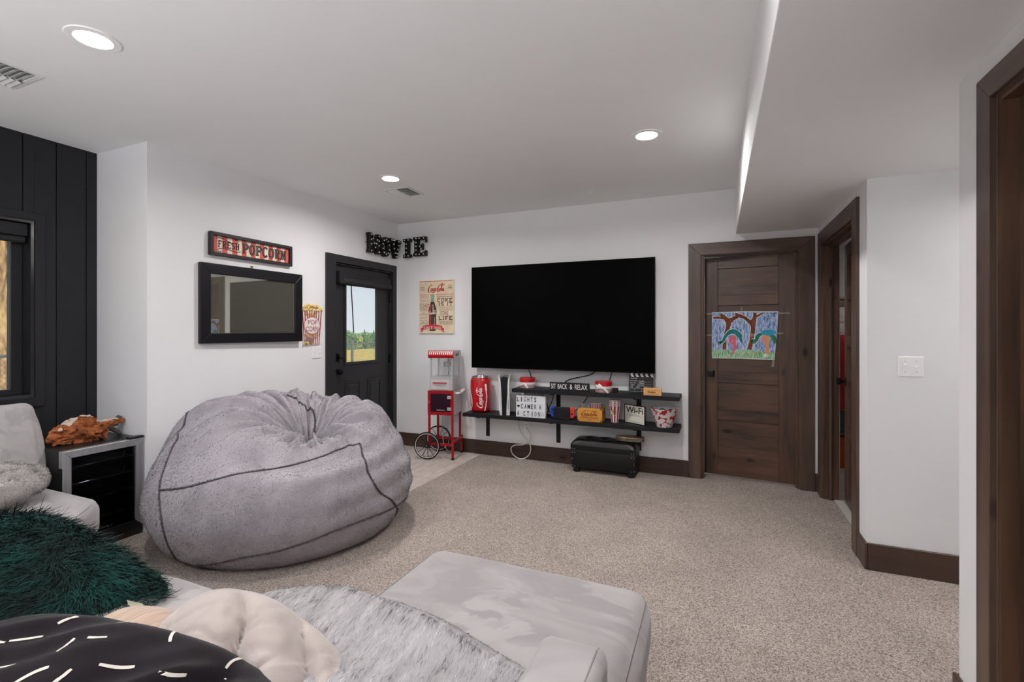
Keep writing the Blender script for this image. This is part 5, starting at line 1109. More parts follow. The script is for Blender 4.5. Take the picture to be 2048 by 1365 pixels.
def chunk(c, sc, seed, amp, nm, m, rot=(0, 0, 0), n=40):
    v = []; f = []; T = Matrix.Translation(c) @ Matrix.Rotation(rot[2], 4, 'Z') @ Matrix.Rotation(rot[1], 4, 'Y') @ Matrix.Rotation(rot[0], 4, 'X')
    nv = n // 2
    for j in range(nv + 1):
        for i_ in range(n):
            a = 2 * PI * i_ / n; b = PI * j / nv; d = Vector((math.sin(b) * math.cos(a), math.sin(b) * math.sin(a), math.cos(b)))
            q = d * 2.2 + Vector((seed * 3.1, seed, 0)); q.x *= .5
            k = 1 + amp * (1 - 2 * abs(mnoise.noise(q))) - amp * .4 + amp * .5 * mnoise.noise(q * 3.1) + amp * .3 * round(mnoise.noise(q * 2.0) * 3) / 3
            p = T @ Vector((d.x * sc[0] * k, d.y * sc[1] * k, d.z * sc[2] * k)); p.z = max(p.z, .001); v.append(p)
    for j in range(nv):
        for i_ in range(n): f.append((j * n + i_, j * n + (i_ + 1) % n, (j + 1) * n + (i_ + 1) % n, (j + 1) * n + i_))
    return MB().add(v, f).build(nm, m, st_)
chunk((.02, -.005, .065), (.085, .085, .082), 1, .42, 'wood_core', RED_W, (0, .2, .3)); chunk((.0, -.10, .06), (.06, .085, .06), 2, .4, 'wood_lobe', RED_W, (.35, 0, .2))
chunk((.035, .05, .055), (.05, .05, .06), 3, .45, 'wood_lobe', RED_W); chunk((-.02, -.03, .125), (.045, .075, .022), 4, .4, 'pale_shard', PALE_W, (.3, .3, .2), 28); chunk((.03, .03, .10), (.045, .04, .03), 8, .4, 'pale_shard', PALE_W, (.2, .5, .4), 24); chunk((-.005, -.095, .092), (.05, .085, .032), 5, .4, 'pale_shard', PALE_W, (.6, .2, .2), 28)
chunk((-.004, .125, .104), (.024, .075, .016), 9, .35, 'pale_shard', PALE_W, (.12, 0, -.1), 24); chunk((.0, .125, .085), (.028, .09, .028), 6, .35, 'branch', RED_W, (.12, 0, -.1), 28)
MB().tube(smooth_path([(.01, .06, .05), (.01, .13, .065), (0, .17, .085), (0, .205, .13)]), [.026, .025, .022, .02, .02, .018, .018, .017, .017, .016, .015, .015, .016, .016, .016, .016, .017, .017, .014], 9).tube([(.01, .14, .06), (.02, .175, .03), (.025, .195, .008)], [.018, .014, .010], 8).build('root_stub', GREY_W, st_, smooth=30)

# ================================================================ CLOSET CONTENTS (seen through the door gap)
cs_ = thing('closet_shelves', 'wooden shelf rack inside the closet behind the half-open door', 'shelf', (1.25, 5.95, 0))
for z in (.36, .80, 1.30, 1.72): MB().box(-.32, .4, -.25, .2, z - .02, z).build('shelf_board', mat('pale_pine_board', (168, 140, 116), .6, var=.1), cs_)
for x in (-.34, .4): MB().box(x, x + .03, -.25, .2, 0, 1.95).build('upright', mat('pale_pine_board', (168, 140, 116), .6, var=.1), cs_)
def cbox(nm, lbl, x, z, w, h, m, lid=None):
    t = thing(nm, lbl, 'box', (x, 5.85, z)); MB().box(-w / 2, w / 2, -.12, .12, 0, h).build('bin', m, t, bevel=0.008)
    MB().box(-w / 2 - .005, w / 2 + .005, -.125, .125, h, h + .015).build('lid', lid or m, t, bevel=0.003)
cbox('storage_bin', 'orange storage bin at the foot of the closet shelves', 1.13, .0, .26, .30, mat('orange_plastic', (198, 84, 24), .5, var=.05))
cbox('folded_linen', 'pile of white linen on the upper closet shelf', 1.13, 1.30, .28, .3, mat('white_linen', (206, 196, 188), .9, var=.1), None)
cbox('grey_case', 'grey and yellow tool case on the low closet shelf', 1.13, .36, .26, .22, mat('grey_case', (96, 94, 96), .5, var=.1), mat('yellow_lid', (196, 170, 60), .5))
ja = thing('red_jacket', 'dark red jacket hanging inside the closet', 'jacket', (1.13, 5.60, 1.34))
v = []; f = []
for j in range(9):
    z = -.09 * j
    for k in range(20):
        a = 2 * PI * k / 20; r = (.19 if j > 0 else .08) + .012 * math.sin(a * 5 + j * .4); v.append((r * math.cos(a), .05 * math.sin(a) * (1 + .1 * j), z))
for j in range(8):
    for k in range(20): f.append((j * 20 + k, j * 20 + (k + 1) % 20, (j + 1) * 20 + (k + 1) % 20, (j + 1) * 20 + k))
f.append(tuple(range(20))); MB().add(v, f).build('cloth_body', mat('dark_red_cloth', (140, 10, 24), .85, var=.1), ja, smooth='all')
MB().tube([(-.17, 0, -.03), (0, 0, .03), (.17, 0, -.03)], .006, 8).tube([(0, 0, .03), (0, 0, .09), (.02, 0, .11), (.0, 0, .13)], .003, 6).build('hanger', CHROME, ja)
MB().cyl((-.5, 0, .128), (.6, 0, .128), .012, n=12).build('hanging_rail', CHROME, ja)
# ================================================================ FUR
def furmat(name, c1, c2, rough=.85, sheen=.15):
    m = bpy.data.materials.new(name); m.use_nodes = True; nt = m.node_tree; N = nt.nodes; L = nt.links; b = N['Principled BSDF']
    b.inputs['Roughness'].default_value = rough; b.inputs['Specular IOR Level'].default_value = .15; b.inputs['Sheen Weight'].default_value = sheen
    a = N.new('ShaderNodeAttribute'); a.attribute_name = 'strand'; r = N.new('ShaderNodeValToRGB'); L.new(a.outputs['Fac'], r.inputs[0])
    f = lambda t: (*[((max(x, 11) / 255 + .055) / 1.055) ** 2.4 for x in t], 1)
    r.color_ramp.elements[0].color = f(c1); r.color_ramp.elements[1].color = f(c2); L.new(r.outputs[0], b.inputs['Base Color']); return m
def mesh_arrays(o):
    me = o.data; me.calc_loop_triangles(); n = len(me.vertices); co = np.zeros(n * 3); me.vertices.foreach_get('co', co)
    no = np.zeros(n * 3); me.vertices.foreach_get('normal', no); tr = np.zeros(len(me.loop_triangles) * 3, int); me.loop_triangles.foreach_get('vertices', tr)
    return co.reshape(-1, 3), no.reshape(-1, 3), tr.reshape(-1, 3)
def fur(o, n, length, width, comb, lean, jit, seg, m, name='fur', tone=None, keep=None, curl=0.0, seed=3, ncurve=.6):
    rng = np.random.default_rng(seed); co, no, tr = mesh_arrays(o)
    A = co[tr[:, 0]]; B = co[tr[:, 1]]; C_ = co[tr[:, 2]]; ar = np.linalg.norm(np.cross(B - A, C_ - A), axis=1); ar = ar / ar.sum()
    k = rng.choice(len(tr), n, p=ar); u = rng.random(n); w = rng.random(n); fl = u + w > 1; u[fl] = 1 - u[fl]; w[fl] = 1 - w[fl]
    P = A[k] + (B - A)[k] * u[:, None] + (C_ - A)[k] * w[:, None]
    Nn = no[tr[k, 0]] * (1 - u - w)[:, None] + no[tr[k, 1]] * u[:, None] + no[tr[k, 2]] * w[:, None]; Nn /= np.linalg.norm(Nn, axis=1)[:, None] + 1e-9
    if keep is not None:
        q = keep(P, Nn); P, Nn = P[q], Nn[q]
    n = len(P); cv = comb(P, Nn) if callable(comb) else np.tile(np.array(comb, float), (n, 1))
    tan = cv - Nn * (cv * Nn).sum(1)[:, None]; tan /= np.linalg.norm(tan, axis=1)[:, None] + 1e-6
    J = rng.normal(0, jit, (n, 3)); d0 = Nn * (1 - lean) + tan * lean + J; d0 /= np.linalg.norm(d0, axis=1)[:, None] + 1e-9
    d1 = Nn * (1 - lean) * .25 + tan * lean * 1.2 + J * 1.3 + rng.normal(0, curl, (n, 3)) + np.array((0, 0, -.25 * lean)); d1 /= np.linalg.norm(d1, axis=1)[:, None] + 1e-9
    Ls = length * rng.uniform(.6, 1.25, n); sd = np.cross(d0, rng.normal(0, 1, (n, 3))); sd /= np.linalg.norm(sd, axis=1)[:, None] + 1e-9
    sd *= np.where((np.cross(sd, d0) * Nn).sum(1) > 0, -1, 1)[:, None]
    rows = []
    for s in range(seg + 1):
        t = s / seg; c = P + (d0 * (t - ncurve * t * t / 2 * 1)[..., None] if np.ndim(t) else P * 0 + d0 * (t - ncurve * t * t * .5) + d1 * (ncurve * t * t * .5)) * Ls[:, None]
        if s == seg: rows.append(c[:, None, :])
        else:
            wd = width * (1 - .6 * t) * .5; rows.append(np.stack([c + sd * wd, c - sd * wd], 1))
    V = np.concatenate(rows, 1); vp = V.shape[1]; base = np.arange(n) * vp
    quads = [np.stack([base + 2 * s, base + 2 * s + 1, base + 2 * s + 3, base + 2 * s + 2], 1) for s in range(seg - 1)]
    tri = np.stack([base + 2 * (seg - 1), base + 2 * (seg - 1) + 1, base + 2 * seg], 1)
    loops = np.concatenate([q.ravel() for q in quads] + [tri.ravel()]); tot = np.concatenate([np.full(len(q), 4) for q in quads] + [np.full(len(tri), 3)]); st = np.concatenate([[0], np.cumsum(tot)[:-1]])
    me = bpy.data.meshes.new(name); me.vertices.add(n * vp); me.vertices.foreach_set('co', V.reshape(-1)); me.loops.add(len(loops)); me.loops.foreach_set('vertex_index', loops.astype(np.int32))
    me.polygons.add(len(tot)); me.polygons.foreach_set('loop_start', st.astype(np.int32)); me.polygons.foreach_set('loop_total', tot.astype(np.int32)); me.update(calc_edges=True)
    me.polygons.foreach_set('use_smooth', np.ones(len(tot), bool))
    sh = rng.random(n) if tone is None else np.clip(tone(P) + rng.normal(0, .16, n), 0, 1)
    at = me.attributes.new('strand', 'FLOAT', 'POINT'); at.data.foreach_set('value', np.repeat(sh, vp).astype(np.float32))
    nn = Nn * .9 + d0 * .25; nn /= np.linalg.norm(nn, axis=1)[:, None]
    me.normals_split_custom_set_from_vertices(np.repeat(nn, vp, 0).tolist())
    ob = link(name, me, m, o); ob['kind'] = 'stuff'; return ob
def vnoise(P, sc, off=0.0):
    return np.array([mnoise.noise(Vector((p[0] * sc[0] + off, p[1] * sc[1], p[2] * sc[2]))) for p in P])

# ================================================================ BEAN BAG
BAGC = np.array((-2.80, 2.515, 0.0)); BER = np.array((.666, .746, 0)); BED = np.array((-.746, .666, 0)); EZ = np.array((0, 0, 1.))
def _prof(phi):
    zt = .775 + .085 * np.sin(phi) + .02 * np.cos(2 * phi) ; zt = zt + .045 * np.maximum(0, -np.cos(phi)) - .025 * np.maximum(0, -np.sin(phi)) ** 2
    return [(0, 0), (.56, 0.0), (.70, .03), (.795, .17), (.825, .33), (.775, .52), (.63, zt - .075), (.44, zt), (.25, zt - .045), (.09, .60), (0.0, .585)]
def bag_base(phi, t):
    """phi azimuth (0 = right, +90 deg = away), t 0..10 from the floor centre over the belly to the gathered middle of the top"""
    P = _prof(phi); i = min(int(t), 9); f = t - i
    p0 = P[max(i - 1, 0)]; p1 = P[i]; p2 = P[i + 1]; p3 = P[min(i + 2, 10)]
    cr = lambda a, b, c, d: .5 * (2 * b + (c - a) * f + (2 * a - 5 * b + 4 * c - d) * f * f + (3 * b - a - 3 * c + d) * f ** 3)
    r = cr(p0[0], p1[0], p2[0], p3[0]); z = max(cr(p0[1], p1[1], p2[1], p3[1]), 0.0); r = max(r, 0)
    if i == 0: r, z = .56 * f, 0.0
    w = min(max((t - 5.0) / 4.0, 0), 1); w = w * w * (3 - 2 * w)
    return r, z, w
def bag_point(phi, t, disp=None):
    r, z, w = bag_base(phi, t)
    if disp is not None:
        d = disp(phi, t); z += d * min(max((t - 3.5) / 3, 0), 1); r += d * min(max((7 - t) / 3, 0), 1) * (1 if t > 1.6 else 0)
    sq = 1 + .035 * np.cos(phi) if np.cos(phi) > 0 else 1 - .02 * np.cos(phi)
    q = BAGC + BER * (r * sq * np.cos(phi) + .117 * w) + BED * (r * np.sin(phi) - .165 * w) + EZ * z
    if q[0] < -3.40: q[0] = -3.40 - .14 * (1 - np.exp((q[0] + 3.40) / .14))      # pressed against the wall
    return q
def _disp(phi, t):
    c, s = math.cos(phi), math.sin(phi); t0_ = 4.9 + 1.3 * max(0, -s); up = min(max((t - t0_) / 2.0, 0), 1) * min(max((10.2 - t) / 1.2, .25), 1)
    rad = 0
    for sc, a in ((3.6, .050), (7.5, .032), (13.0, .015)):
        q = mnoise.noise(Vector((c * sc, s * sc, t * .26 + sc))); rad += a * (1 - 3.0 * abs(q))
    lump = .022 * mnoise.noise(Vector((c * 1.6, s * 1.6, t * .35 + 4)))
    side = max(0, math.cos(phi + .5)) ** 2 * math.exp(-((t - 5) / 1.8) ** 2) * .011 * math.sin(t * 7.5 + 1.2 * math.sin(phi * 3))
    low = .006 * mnoise.noise(Vector((c * 5, s * 5, t * 1.4)))
    return rad * up + lump + side + low
BAGM = mat('plush_grey_cloth', (172, 166, 173), .95, var=.10, vs=7, sheen=.3, bump=.3, bs=140, spec=.1)
bg_ = thing('bean_bag', 'huge grey plush bean bag chair in front of the black door', 'bean bag', tuple(BAGC))
NP_, NT_ = 240, 120; v = []; f = []
tt_ = [10 * (k / NT_) ** .9 for k in range(NT_ + 1)]
for t in tt_:
    for k in range(NP_):
        p = bag_point(2 * PI * k / NP_ - PI, t, _disp) - BAGC; v.append((p[0], p[1], max(p[2], 0.0)))
for j in range(NT_):
    for k in range(NP_): f.append((j * NP_ + k, j * NP_ + (k + 1) % NP_, (j + 1) * NP_ + (k + 1) % NP_, (j + 1) * NP_ + k))
bag = MB().add(v, f).build('cover', BAGM, bg_, smooth='all')
LIL = np.array(BER)
def bagtone(P): return .56 + .34 * vnoise(P, (6, 6, 6)) + .34 * vnoise(P, (26, 26, 26), 3) + .2 * vnoise(P, (60, 60, 60), 7)
fur(bag, 210000, .010, .0024, (0.3, 0.1, -1), .60, .30, 1, furmat('plush_grey_pile', (118, 112, 119), (214, 208, 215)), 'plush_pile', tone=bagtone, keep=lambda P, N_: (P[:, 2] > .02), seed=5)
SEAM = mat('dark_plush_seam', (92, 87, 93), .95, var=.1)
def seam(pts, nm='seam'):
    sp = smooth_path([(R_(a), t) for a, t in pts], 10); q = [Vector(bag_point(a, t, _disp) - BAGC) for a, t in sp]
    ctr = Vector((0, 0, .38)); q = [p + (p - ctr).normalized() * .0015 for p in q]
    o = MB().tube(q, .005, 6).build(nm, SEAM, bg_, smooth='all')
    fur(o, 1200, .009, .004, (0, 0, -1), .4, .5, 1, furmat('seam_pile', (58, 54, 60), (104, 99, 106)), 'seam_pile', seed=9)
seam([(172, 6.25), (-165 + 360, 5.75), (-155 + 360, 5.35), (-147 + 360, 4.75), (-140 + 360, 4.0), (-139 + 360, 2.9), (-144 + 360, 2.2)])
seam([(-147, 4.75), (-126, 5.05), (-108, 5.6), (-87, 6.2), (-66, 6.35), (-49, 6.3)])
seam([(-49, 6.3), (-55, 5.35), (-55, 4.55), (-49, 4.0), (-34, 2.9), (-28, 2.4)])
seam([(-150, 1.9), (-130, 2.2), (-109, 2.7), (-94, 2.9), (-71, 3.25), (-51, 3.25), (-34, 3.1), (-15, 2.9)])
seam([(106, 7.5), (89, 8.0), (70, 8.5), (62, 9.0)])

# ================================================================ SOFA
def suede():
    m = bpy.data.materials.new('grey_suede'); m.use_nodes = True; nt = m.node_tree; N = nt.nodes; L = nt.links; b = N['Principled BSDF']
    b.inputs['Roughness'].default_value = .9; b.inputs['Specular IOR Level'].default_value = .12; b.inputs['Sheen Weight'].default_value = .35; b.inputs['Sheen Roughness'].default_value = .45
    tc = N.new('ShaderNodeTexCoord'); mp = N.new('ShaderNodeMapping'); L.new(tc.outputs['Object'], mp.inputs[0]); mp.inputs['Rotation'].default_value = (0, 0, .6); mp.inputs['Scale'].default_value = (2.2, 4.2, 3)
    n = N.new('ShaderNodeTexNoise'); n.inputs['Scale'].default_value = 1.3; n.inputs['Detail'].default_value = 4; n.inputs['Distortion'].default_value = 1.8; L.new(mp.outputs[0], n.inputs['Vector'])
    vo = N.new('ShaderNodeTexVoronoi'); vo.feature = 'SMOOTH_F1'; vo.inputs['Scale'].default_value = 3.2; vo.inputs['Smoothness'].default_value = .15
    ad = N.new('ShaderNodeVectorMath'); ad.operation = 'MULTIPLY_ADD'; ad.inputs[1].default_value = (.5, .5, .5); L.new(n.outputs['Color'], ad.inputs[0]); L.new(tc.outputs['Object'], ad.inputs[2]); L.new(ad.outputs[0], vo.inputs['Vector'])
    sc = N.new('ShaderNodeSeparateColor'); L.new(vo.outputs['Color'], sc.inputs[0])
    mx = N.new('ShaderNodeMath'); mx.operation = 'MULTIPLY_ADD'; mx.inputs[1].default_value = .32; L.new(sc.outputs[0], mx.inputs[0])
    m2 = N.new('ShaderNodeMath'); m2.operation = 'MULTIPLY'; m2.inputs[1].default_value = .68; L.new(n.outputs['Fac'], m2.inputs[0]); L.new(m2.outputs[0], mx.inputs[2])
    r = N.new('ShaderNodeValToRGB'); L.new(mx.outputs[0], r.inputs[0]); f = lambda t: (*[((x / 255 + .055) / 1.055) ** 2.4 for x in t], 1); e = r.color_ramp.elements
    e[0].position = .34; e[0].color = f((156, 151, 151)); e[1].position = .64; e[1].color = f((176, 172, 172)); L.new(r.outputs[0], b.inputs['Base Color'])
    n2 = N.new('ShaderNodeTexNoise'); n2.inputs['Scale'].default_value = 420; L.new(tc.outputs['Object'], n2.inputs['Vector']); bp = N.new('ShaderNodeBump'); bp.inputs['Strength'].default_value = .12; bp.inputs['Distance'].default_value = .002
    L.new(n2.outputs['Fac'], bp.inputs['Height']); L.new(bp.outputs[0], b.inputs['Normal']); return m
SUE = suede(); SEAMG = mat('grey_seam', (146, 142, 142), .9, var=.05)
def roundbox(x0, x1, y0, y1, z0, z1, r, crown=.0, wob=.004, n=22, M=None, bulge=0.0, seed=0.0):
    """upholstered cushion: rounded box with a crowned top and slightly uneven cloth"""
    H_ = np.array(((x1 - x0) / 2, (y1 - y0) / 2, (z1 - z0) / 2)); Cc = np.array(((x0 + x1) / 2, (y0 + y1) / 2, (z0 + z1) / 2)); R3 = np.minimum(r, H_ * .98)
    g = [math.copysign(abs(t) ** .55, t) for t in np.linspace(-1, 1, n + 1)]; v = []; f = []; idx = {}
    def vid(p):
        k = tuple(round(float(q), 5) for q in p)
        if k not in idx:
            q = np.array(p) * H_; c = np.clip(q, -(H_ - R3), H_ - R3); d = q - c; L_ = np.linalg.norm(d / R3)
            if L_ > 1e-9: q = c + d / L_
            a, b = p[0], p[1]
            if p[2] > -.99: q[2] += crown * (1 - a * a) * (1 - b * b) * max(p[2], 0)
            q[0] += bulge * math.copysign(1, a) * (abs(a) > .9) * (1 - p[2] ** 2) * (1 - b * b); q[1] += bulge * math.copysign(1, b) * (abs(b) > .9) * (1 - p[2] ** 2) * (1 - a * a)
            q = q + Cc; w = mnoise.noise(Vector((q[0] * 6 + seed, q[1] * 6, q[2] * 6))) * wob + mnoise.noise(Vector((q[0] * 17 + seed, q[1] * 17, q[2] * 17))) * wob * .35
            q[2] += w; q[0] += w * .6
            idx[k] = len(v); v.append(tuple(q))
        return idx[k]
    for ax in range(3):
        for s_ in (-1, 1):
            for i in range(n):
                for j in range(n):
                    o = [(1, 2), (0, 2), (0, 1)][ax]; q = []
                    for di, dj in ((0, 0), (1, 0), (1, 1), (0, 1)):
                        p = [0, 0, 0]; p[ax] = s_; p[o[0]] = g[i + di]; p[o[1]] = g[j + dj]; q.append(vid(p))
                    f.append(tuple(q))
    return MB().add(v, f, M)
def seamloop(x0, x1, y0, y1, z, r, nm, parent, M=None, inset=.0, rad=.0028):
    P = []
    for cx, cy, a0 in ((x1 - r, y1 - r, 0), (x0 + r, y1 - r, 90), (x0 + r, y0 + r, 180), (x1 - r, y0 + r, 270)):
        for k in range(7): a = R_(a0 + 15 * k); P.append((cx + r * math.cos(a), cy + r * math.sin(a), z))
    return MB().tube(P, rad, 6, True, M).build(nm, SEAMG, parent, smooth='all')
so = thing('sectional_sofa', 'large light grey suede sectional sofa with a chaise toward the television', 'sofa', (0, 0, 0))
def seat(x0, x1, y0, y1, sd):
    roundbox(x0 + .012, x1 - .012, y0, y1 - .015, .03, .25, .05, wob=.003, n=12, seed=sd).build('seat_base', SUE, so, smooth='all')
    c = roundbox(x0, x1, y0, y1, .235, .452, .075, crown=.022, bulge=.014, seed=sd).build('seat_cushion', SUE, so, smooth='all')
    o = seamloop(x0 + .016, x1 - .016, y0 + .016, y1 - .016, .427, .07, 'seam', c, rad=.0022)
    for sx in (x0 + .08, x1 - .08):
        for sy in (y0 + .1, y1 - .1): MB().cyl((sx, sy, 0), (sx, sy, .035), .022, n=14).build('foot', BLK, so)
seat(-1.135, -.215, .30, 1.80, 1.0); seat(-2.035, -1.14, .28, 1.205, 2.0); seat(-2.93, -2.04, .28, 1.215, 3.0)
wp = [(-4.08, .20), (-4.08, 1.555), (-3.20, 1.560), (-3.14, 1.54), (-2.965, 1.365), (-2.935, 1.29), (-2.935, .20)]
wv = MB().prism(wp, .25, .45).build('seat_cushion', SUE, so, bevel=0.055, seg=5, smooth='all')
MB().prism([(x * .995 - .02, y * .99) for x, y in wp], .03, .26).build('seat_base', SUE, so, bevel=0.03, seg=3, smooth=True)
MB().tube(smooth_path([(-3.150, 1.520, .4335), (-3.06, 1.435, .4335), (-2.985, 1.356, .4335), (-2.953, 1.28, .4335), (-2.952, .6, .4335)], 6), .0028, 6).build('seam', SEAMG, wv, smooth='all')
for x, y in ((-3.95, 1.4), (-3.2, 1.4), (-3.95, .3), (-3.05, .3)): MB().cyl((x, y, 0), (x, y, .035), .022, n=14).build('foot', BLK, so)
roundbox(-.405, -.238, .02, 1.150, .20, .625, .03, crown=.006, wob=.003, bulge=.004, seed=4).build('arm', SUE, so, smooth='all')
MB().tube([(-.262, .05, .6275), (-.262, .6, .6275), (-.262, 1.115, .6265), (-.262, 1.138, .618), (-.262, 1.151, .598), (-.262, 1.1525, .42)], .0022, 6).build('seam', SEAMG, so, smooth='all')
roundbox(-2.93, -.42, .02, .27, .03, .60, .05, wob=.003, n=26, seed=5).build('back_rest', SUE, so, smooth='all')
roundbox(-4.10, -3.93, .2, 1.52, .03, .62, .05, wob=.003, n=16, seed=6).build('back_rest', SUE, so, smooth='all')
def back_cushion(M, w, h, d, sd): return roundbox(-w / 2, w / 2, -d / 2, d / 2, 0, h, .045, wob=.008, n=26, M=M, bulge=.035, seed=sd).build('back_cushion', SUE, so, smooth='all')
MBK = Matrix.Translation((-3.78, 1.07, .455)) @ Matrix.Rotation(PI / 2, 4, 'Z') @ Matrix.Rotation(R_(-20), 4, 'X')
back_cushion(MBK, .98, .50, .15, 7)

# ================================================================ PILLOWS AND THROWS
def basis(e1, e2): 
    a = Vector(e1).normalized(); b = Vector(e2); b = (b - a * b.dot(a)).normalized(); c = a.cross(b); return a, b, c
def pillow(c, e1, e2, s1, s2, s3, nm, m, parent, disp=None, sq=3.0, n=72, zmin=None):
    """cushion with a squarish outline and lens section; e1,e2 lie in its plane"""
    a, b, w = basis(e1, e2); v = []; f = []; nv = n // 2
    for j in range(nv + 1):
        be = PI * j / nv - PI / 2
        for i in range(n):
            al = 2 * PI * i / n; ca, sa = math.cos(al), math.sin(al); k = (abs(ca) ** sq + abs(sa) ** sq) ** (-1 / sq)
            rr_ = math.cos(be) ** .75 if abs(be) < PI / 2 - 1e-6 else 0; x, y = rr_ * ca * k, rr_ * sa * k
            z = math.sin(be) * (1 - .35 * max(0, (x * x) * (y * y)))
            d = disp(x, y, z) if disp else 0; p = a * (x * s1) + b * (y * s2) + w * (z * (s3 + d))
            if zmin is not None and p.z < zmin: p.z = zmin + .004 * mnoise.noise(p * 9)
            v.append(p)
    for j in range(nv):
        for i in range(n): f.append((j * n + i, j * n + (i + 1) % n, (j + 1) * n + (i + 1) % n, (j + 1) * n + i))
    return MB().add(v, f).build(nm, m, parent, smooth='all')
FWD = Vector((-math.sin(R_(23.2)), math.cos(R_(23.2)), 0)); RGT = Vector((math.cos(R_(23.2)), math.sin(R_(23.2)), 0))
def at(u, v, d):
    return Vector((0, 0, 1.38)) + (FWD + RGT * ((u - 1024) / 960) + Vector((0, 0, (662 - v) / 960))) * d
# dark green shaggy pillow
gp = thing('green_pillow', 'dark green shaggy faux-fur pillow on the left of the sofa', 'pillow', (-2.155, .855, .470))
gc = pillow((0, 0, 0), (.93, .16, -.34), (-.20, .85, .25), .46, .25, .125, 'cushion', mat('dark_green_backing', (8, 30, 28), .9, var=.2, vs=20), gp, zmin=-.008)
def gtone(P): return .42 + .5 * vnoise(P, (9, 9, 9)) + .25 * vnoise(P, (30, 30, 30), 2)
def gcomb(P, N_):
    q = np.stack([vnoise(P, (4, 4, 4), 1), vnoise(P, (4, 4, 4), 5), vnoise(P, (4, 4, 4), 9)], 1); return np.array((.55, -.45, -.75)) + q * 1.1
fur(gc, 26000, .062, .0024, gcomb, .62, .20, 5, furmat('green_fur', (3, 20, 20), (22, 84, 77), .6, .1), 'fur', tone=gtone, curl=.12, seed=11, ncurve=1.0)
from mathutils.bvhtree import BVHTree
def bvh_of(o):
    return BVHTree.FromPolygons([tuple(v.co) for v in o.data.vertices], [tuple(p.vertices) for p in o.data.polygons])
_e = Vector((0, 0, 1.38)) - Vector(gp.location); _d = (at(272, 1207, 1) - Vector((0, 0, 1.38))).normalized(); _h = bvh_of(gc).ray_cast(_e, _d)[0]
ct = (_h if _h is not None else at(272, 1207, 1.45) - Vector(gp.location)) - _d * .085
MB().add([tuple(ct + RGT * a + Vector((0, 0, 1)) * b + FWD * c) for a, b, c in ((-.030, .010, 0), (.022, -.002, 0), (.034, -.026, -.004), (.0, -.018, -.004), (-.026, -.004, 0))], [(0, 1, 2, 3, 4)]).build('care_tag', mat('cream_label', (226, 224, 190), .7, var=.05), gp)
# corduroy pillow
CORD = mat('tan_corduroy', (200, 174, 156), .9, var=.12, vs=150, stretch=(1, .05, .05), bump=.35, bs=150, sheen=.3)
cp = thing('corduroy_pillow', 'tan corduroy pillow tucked between the green and pink pillows', 'pillow', (-1.43, .725, .520))
pillow((0, 0, 0), (.9, .35, -.05), (-.3, .9, .3), .125, .16, .085, 'cushion', CORD, cp, zmin=-.05)
# pink shell pillow
SHELL = mat('blush_velvet', (190, 178, 173), .85, var=.07, vs=9, sheen=.5, bump=.12, bs=120, spec=.1)
sp_ = thing('shell_pillow', 'blush pink shell-shaped velvet pillow in front of the grey throw', 'pillow', tuple(at(512, 1385, 1.25)))
def sdisp(x, y, z):
    if z < -.3: return 0
    q = (x + .42 * y + .22 * y * y) * 1.45 + .30; nz = mnoise.noise(Vector((x * 1.6, y * 1.6, 1))) * .12
    cre = abs(math.sin(PI * (q + nz))) ** .42
    fw = max(0, min(1, (x - .05) / .3)); pl = abs(math.sin(PI * ((x * .8 + y * .35) * 5.2 + nz * 3))) ** .5
    fine = .010 * mnoise.noise(Vector((x * 3 + y, y * 2.0, 3))) - .010 * (1 - min(abs(mnoise.noise(Vector((x * 5 - y * 2, y * 1.6 + x, 8)))) * 5, 1))
    return (-.085 * (1 - cre) - .016 * fw * (1 - pl) + .02 + fine) * max(z, 0) ** .5
pillow((0, 0, 0), RGT * .86 - Vector((0, 0, .46)) - FWD * .25, FWD * .75 + Vector((0, 0, .50)) + RGT * .2, .325, .185, .125, 'cushion', SHELL, sp_, disp=sdisp, sq=2.4, n=150, zmin=-.045)
# black pillow with white dashes
BKP = mat('black_cotton', (34, 29, 33), .9, var=.12, vs=12, bump=.15, bs=300, sheen=.15, spec=.1)
bp_ = thing('black_pillow', 'black pillow with scattered white dashes nearest the camera', 'pillow', tuple(at(140, 1512, .99)))
def bdisp(x, y, z):
    fo = .024 * mnoise.noise(Vector((x * 2.2 + y, y * 2.0 - x * .5, z + 2))) + .016 * (1 - 2 * abs(mnoise.noise(Vector((x * 3.4 - y * 2.4, y * .8 + x * .5, 4))) * 2)) * (1 if z > -.4 else 0) + .008 * math.sin((x * 1.1 - y * .7) * 8 + 2 * mnoise.noise(Vector((x * 2, y * 2, 0))))
    br = -.060 * math.exp(-((x - .36 - .25 * y) / .07) ** 2)
    return fo + br
EB1 = RGT * 1.0 - Vector((0, 0, .25)); EB2 = FWD * .85 + Vector((0, 0, .45))
bcu = pillow((0, 0, 0), EB1, EB2, .41, .25, .12, 'cushion', BKP, bp_, disp=bdisp, n=110, zmin=-.10)
from mathutils.bvhtree import BVHTree
def bvh_of(o):
    return BVHTree.FromPolygons([tuple(v.co) for v in o.data.vertices], [tuple(p.vertices) for p in o.data.polygons])
bt = bvh_of(bcu); DASH = mat('white_dash_print', (226, 220, 210), .85, var=.05); ca_, cb_, cw_ = basis(EB1, EB2)
rd = random.Random(21)
cells = [(x, y) for x in np.linspace(-.9, .9, 10) for y in np.linspace(-.85, .9, 6)]
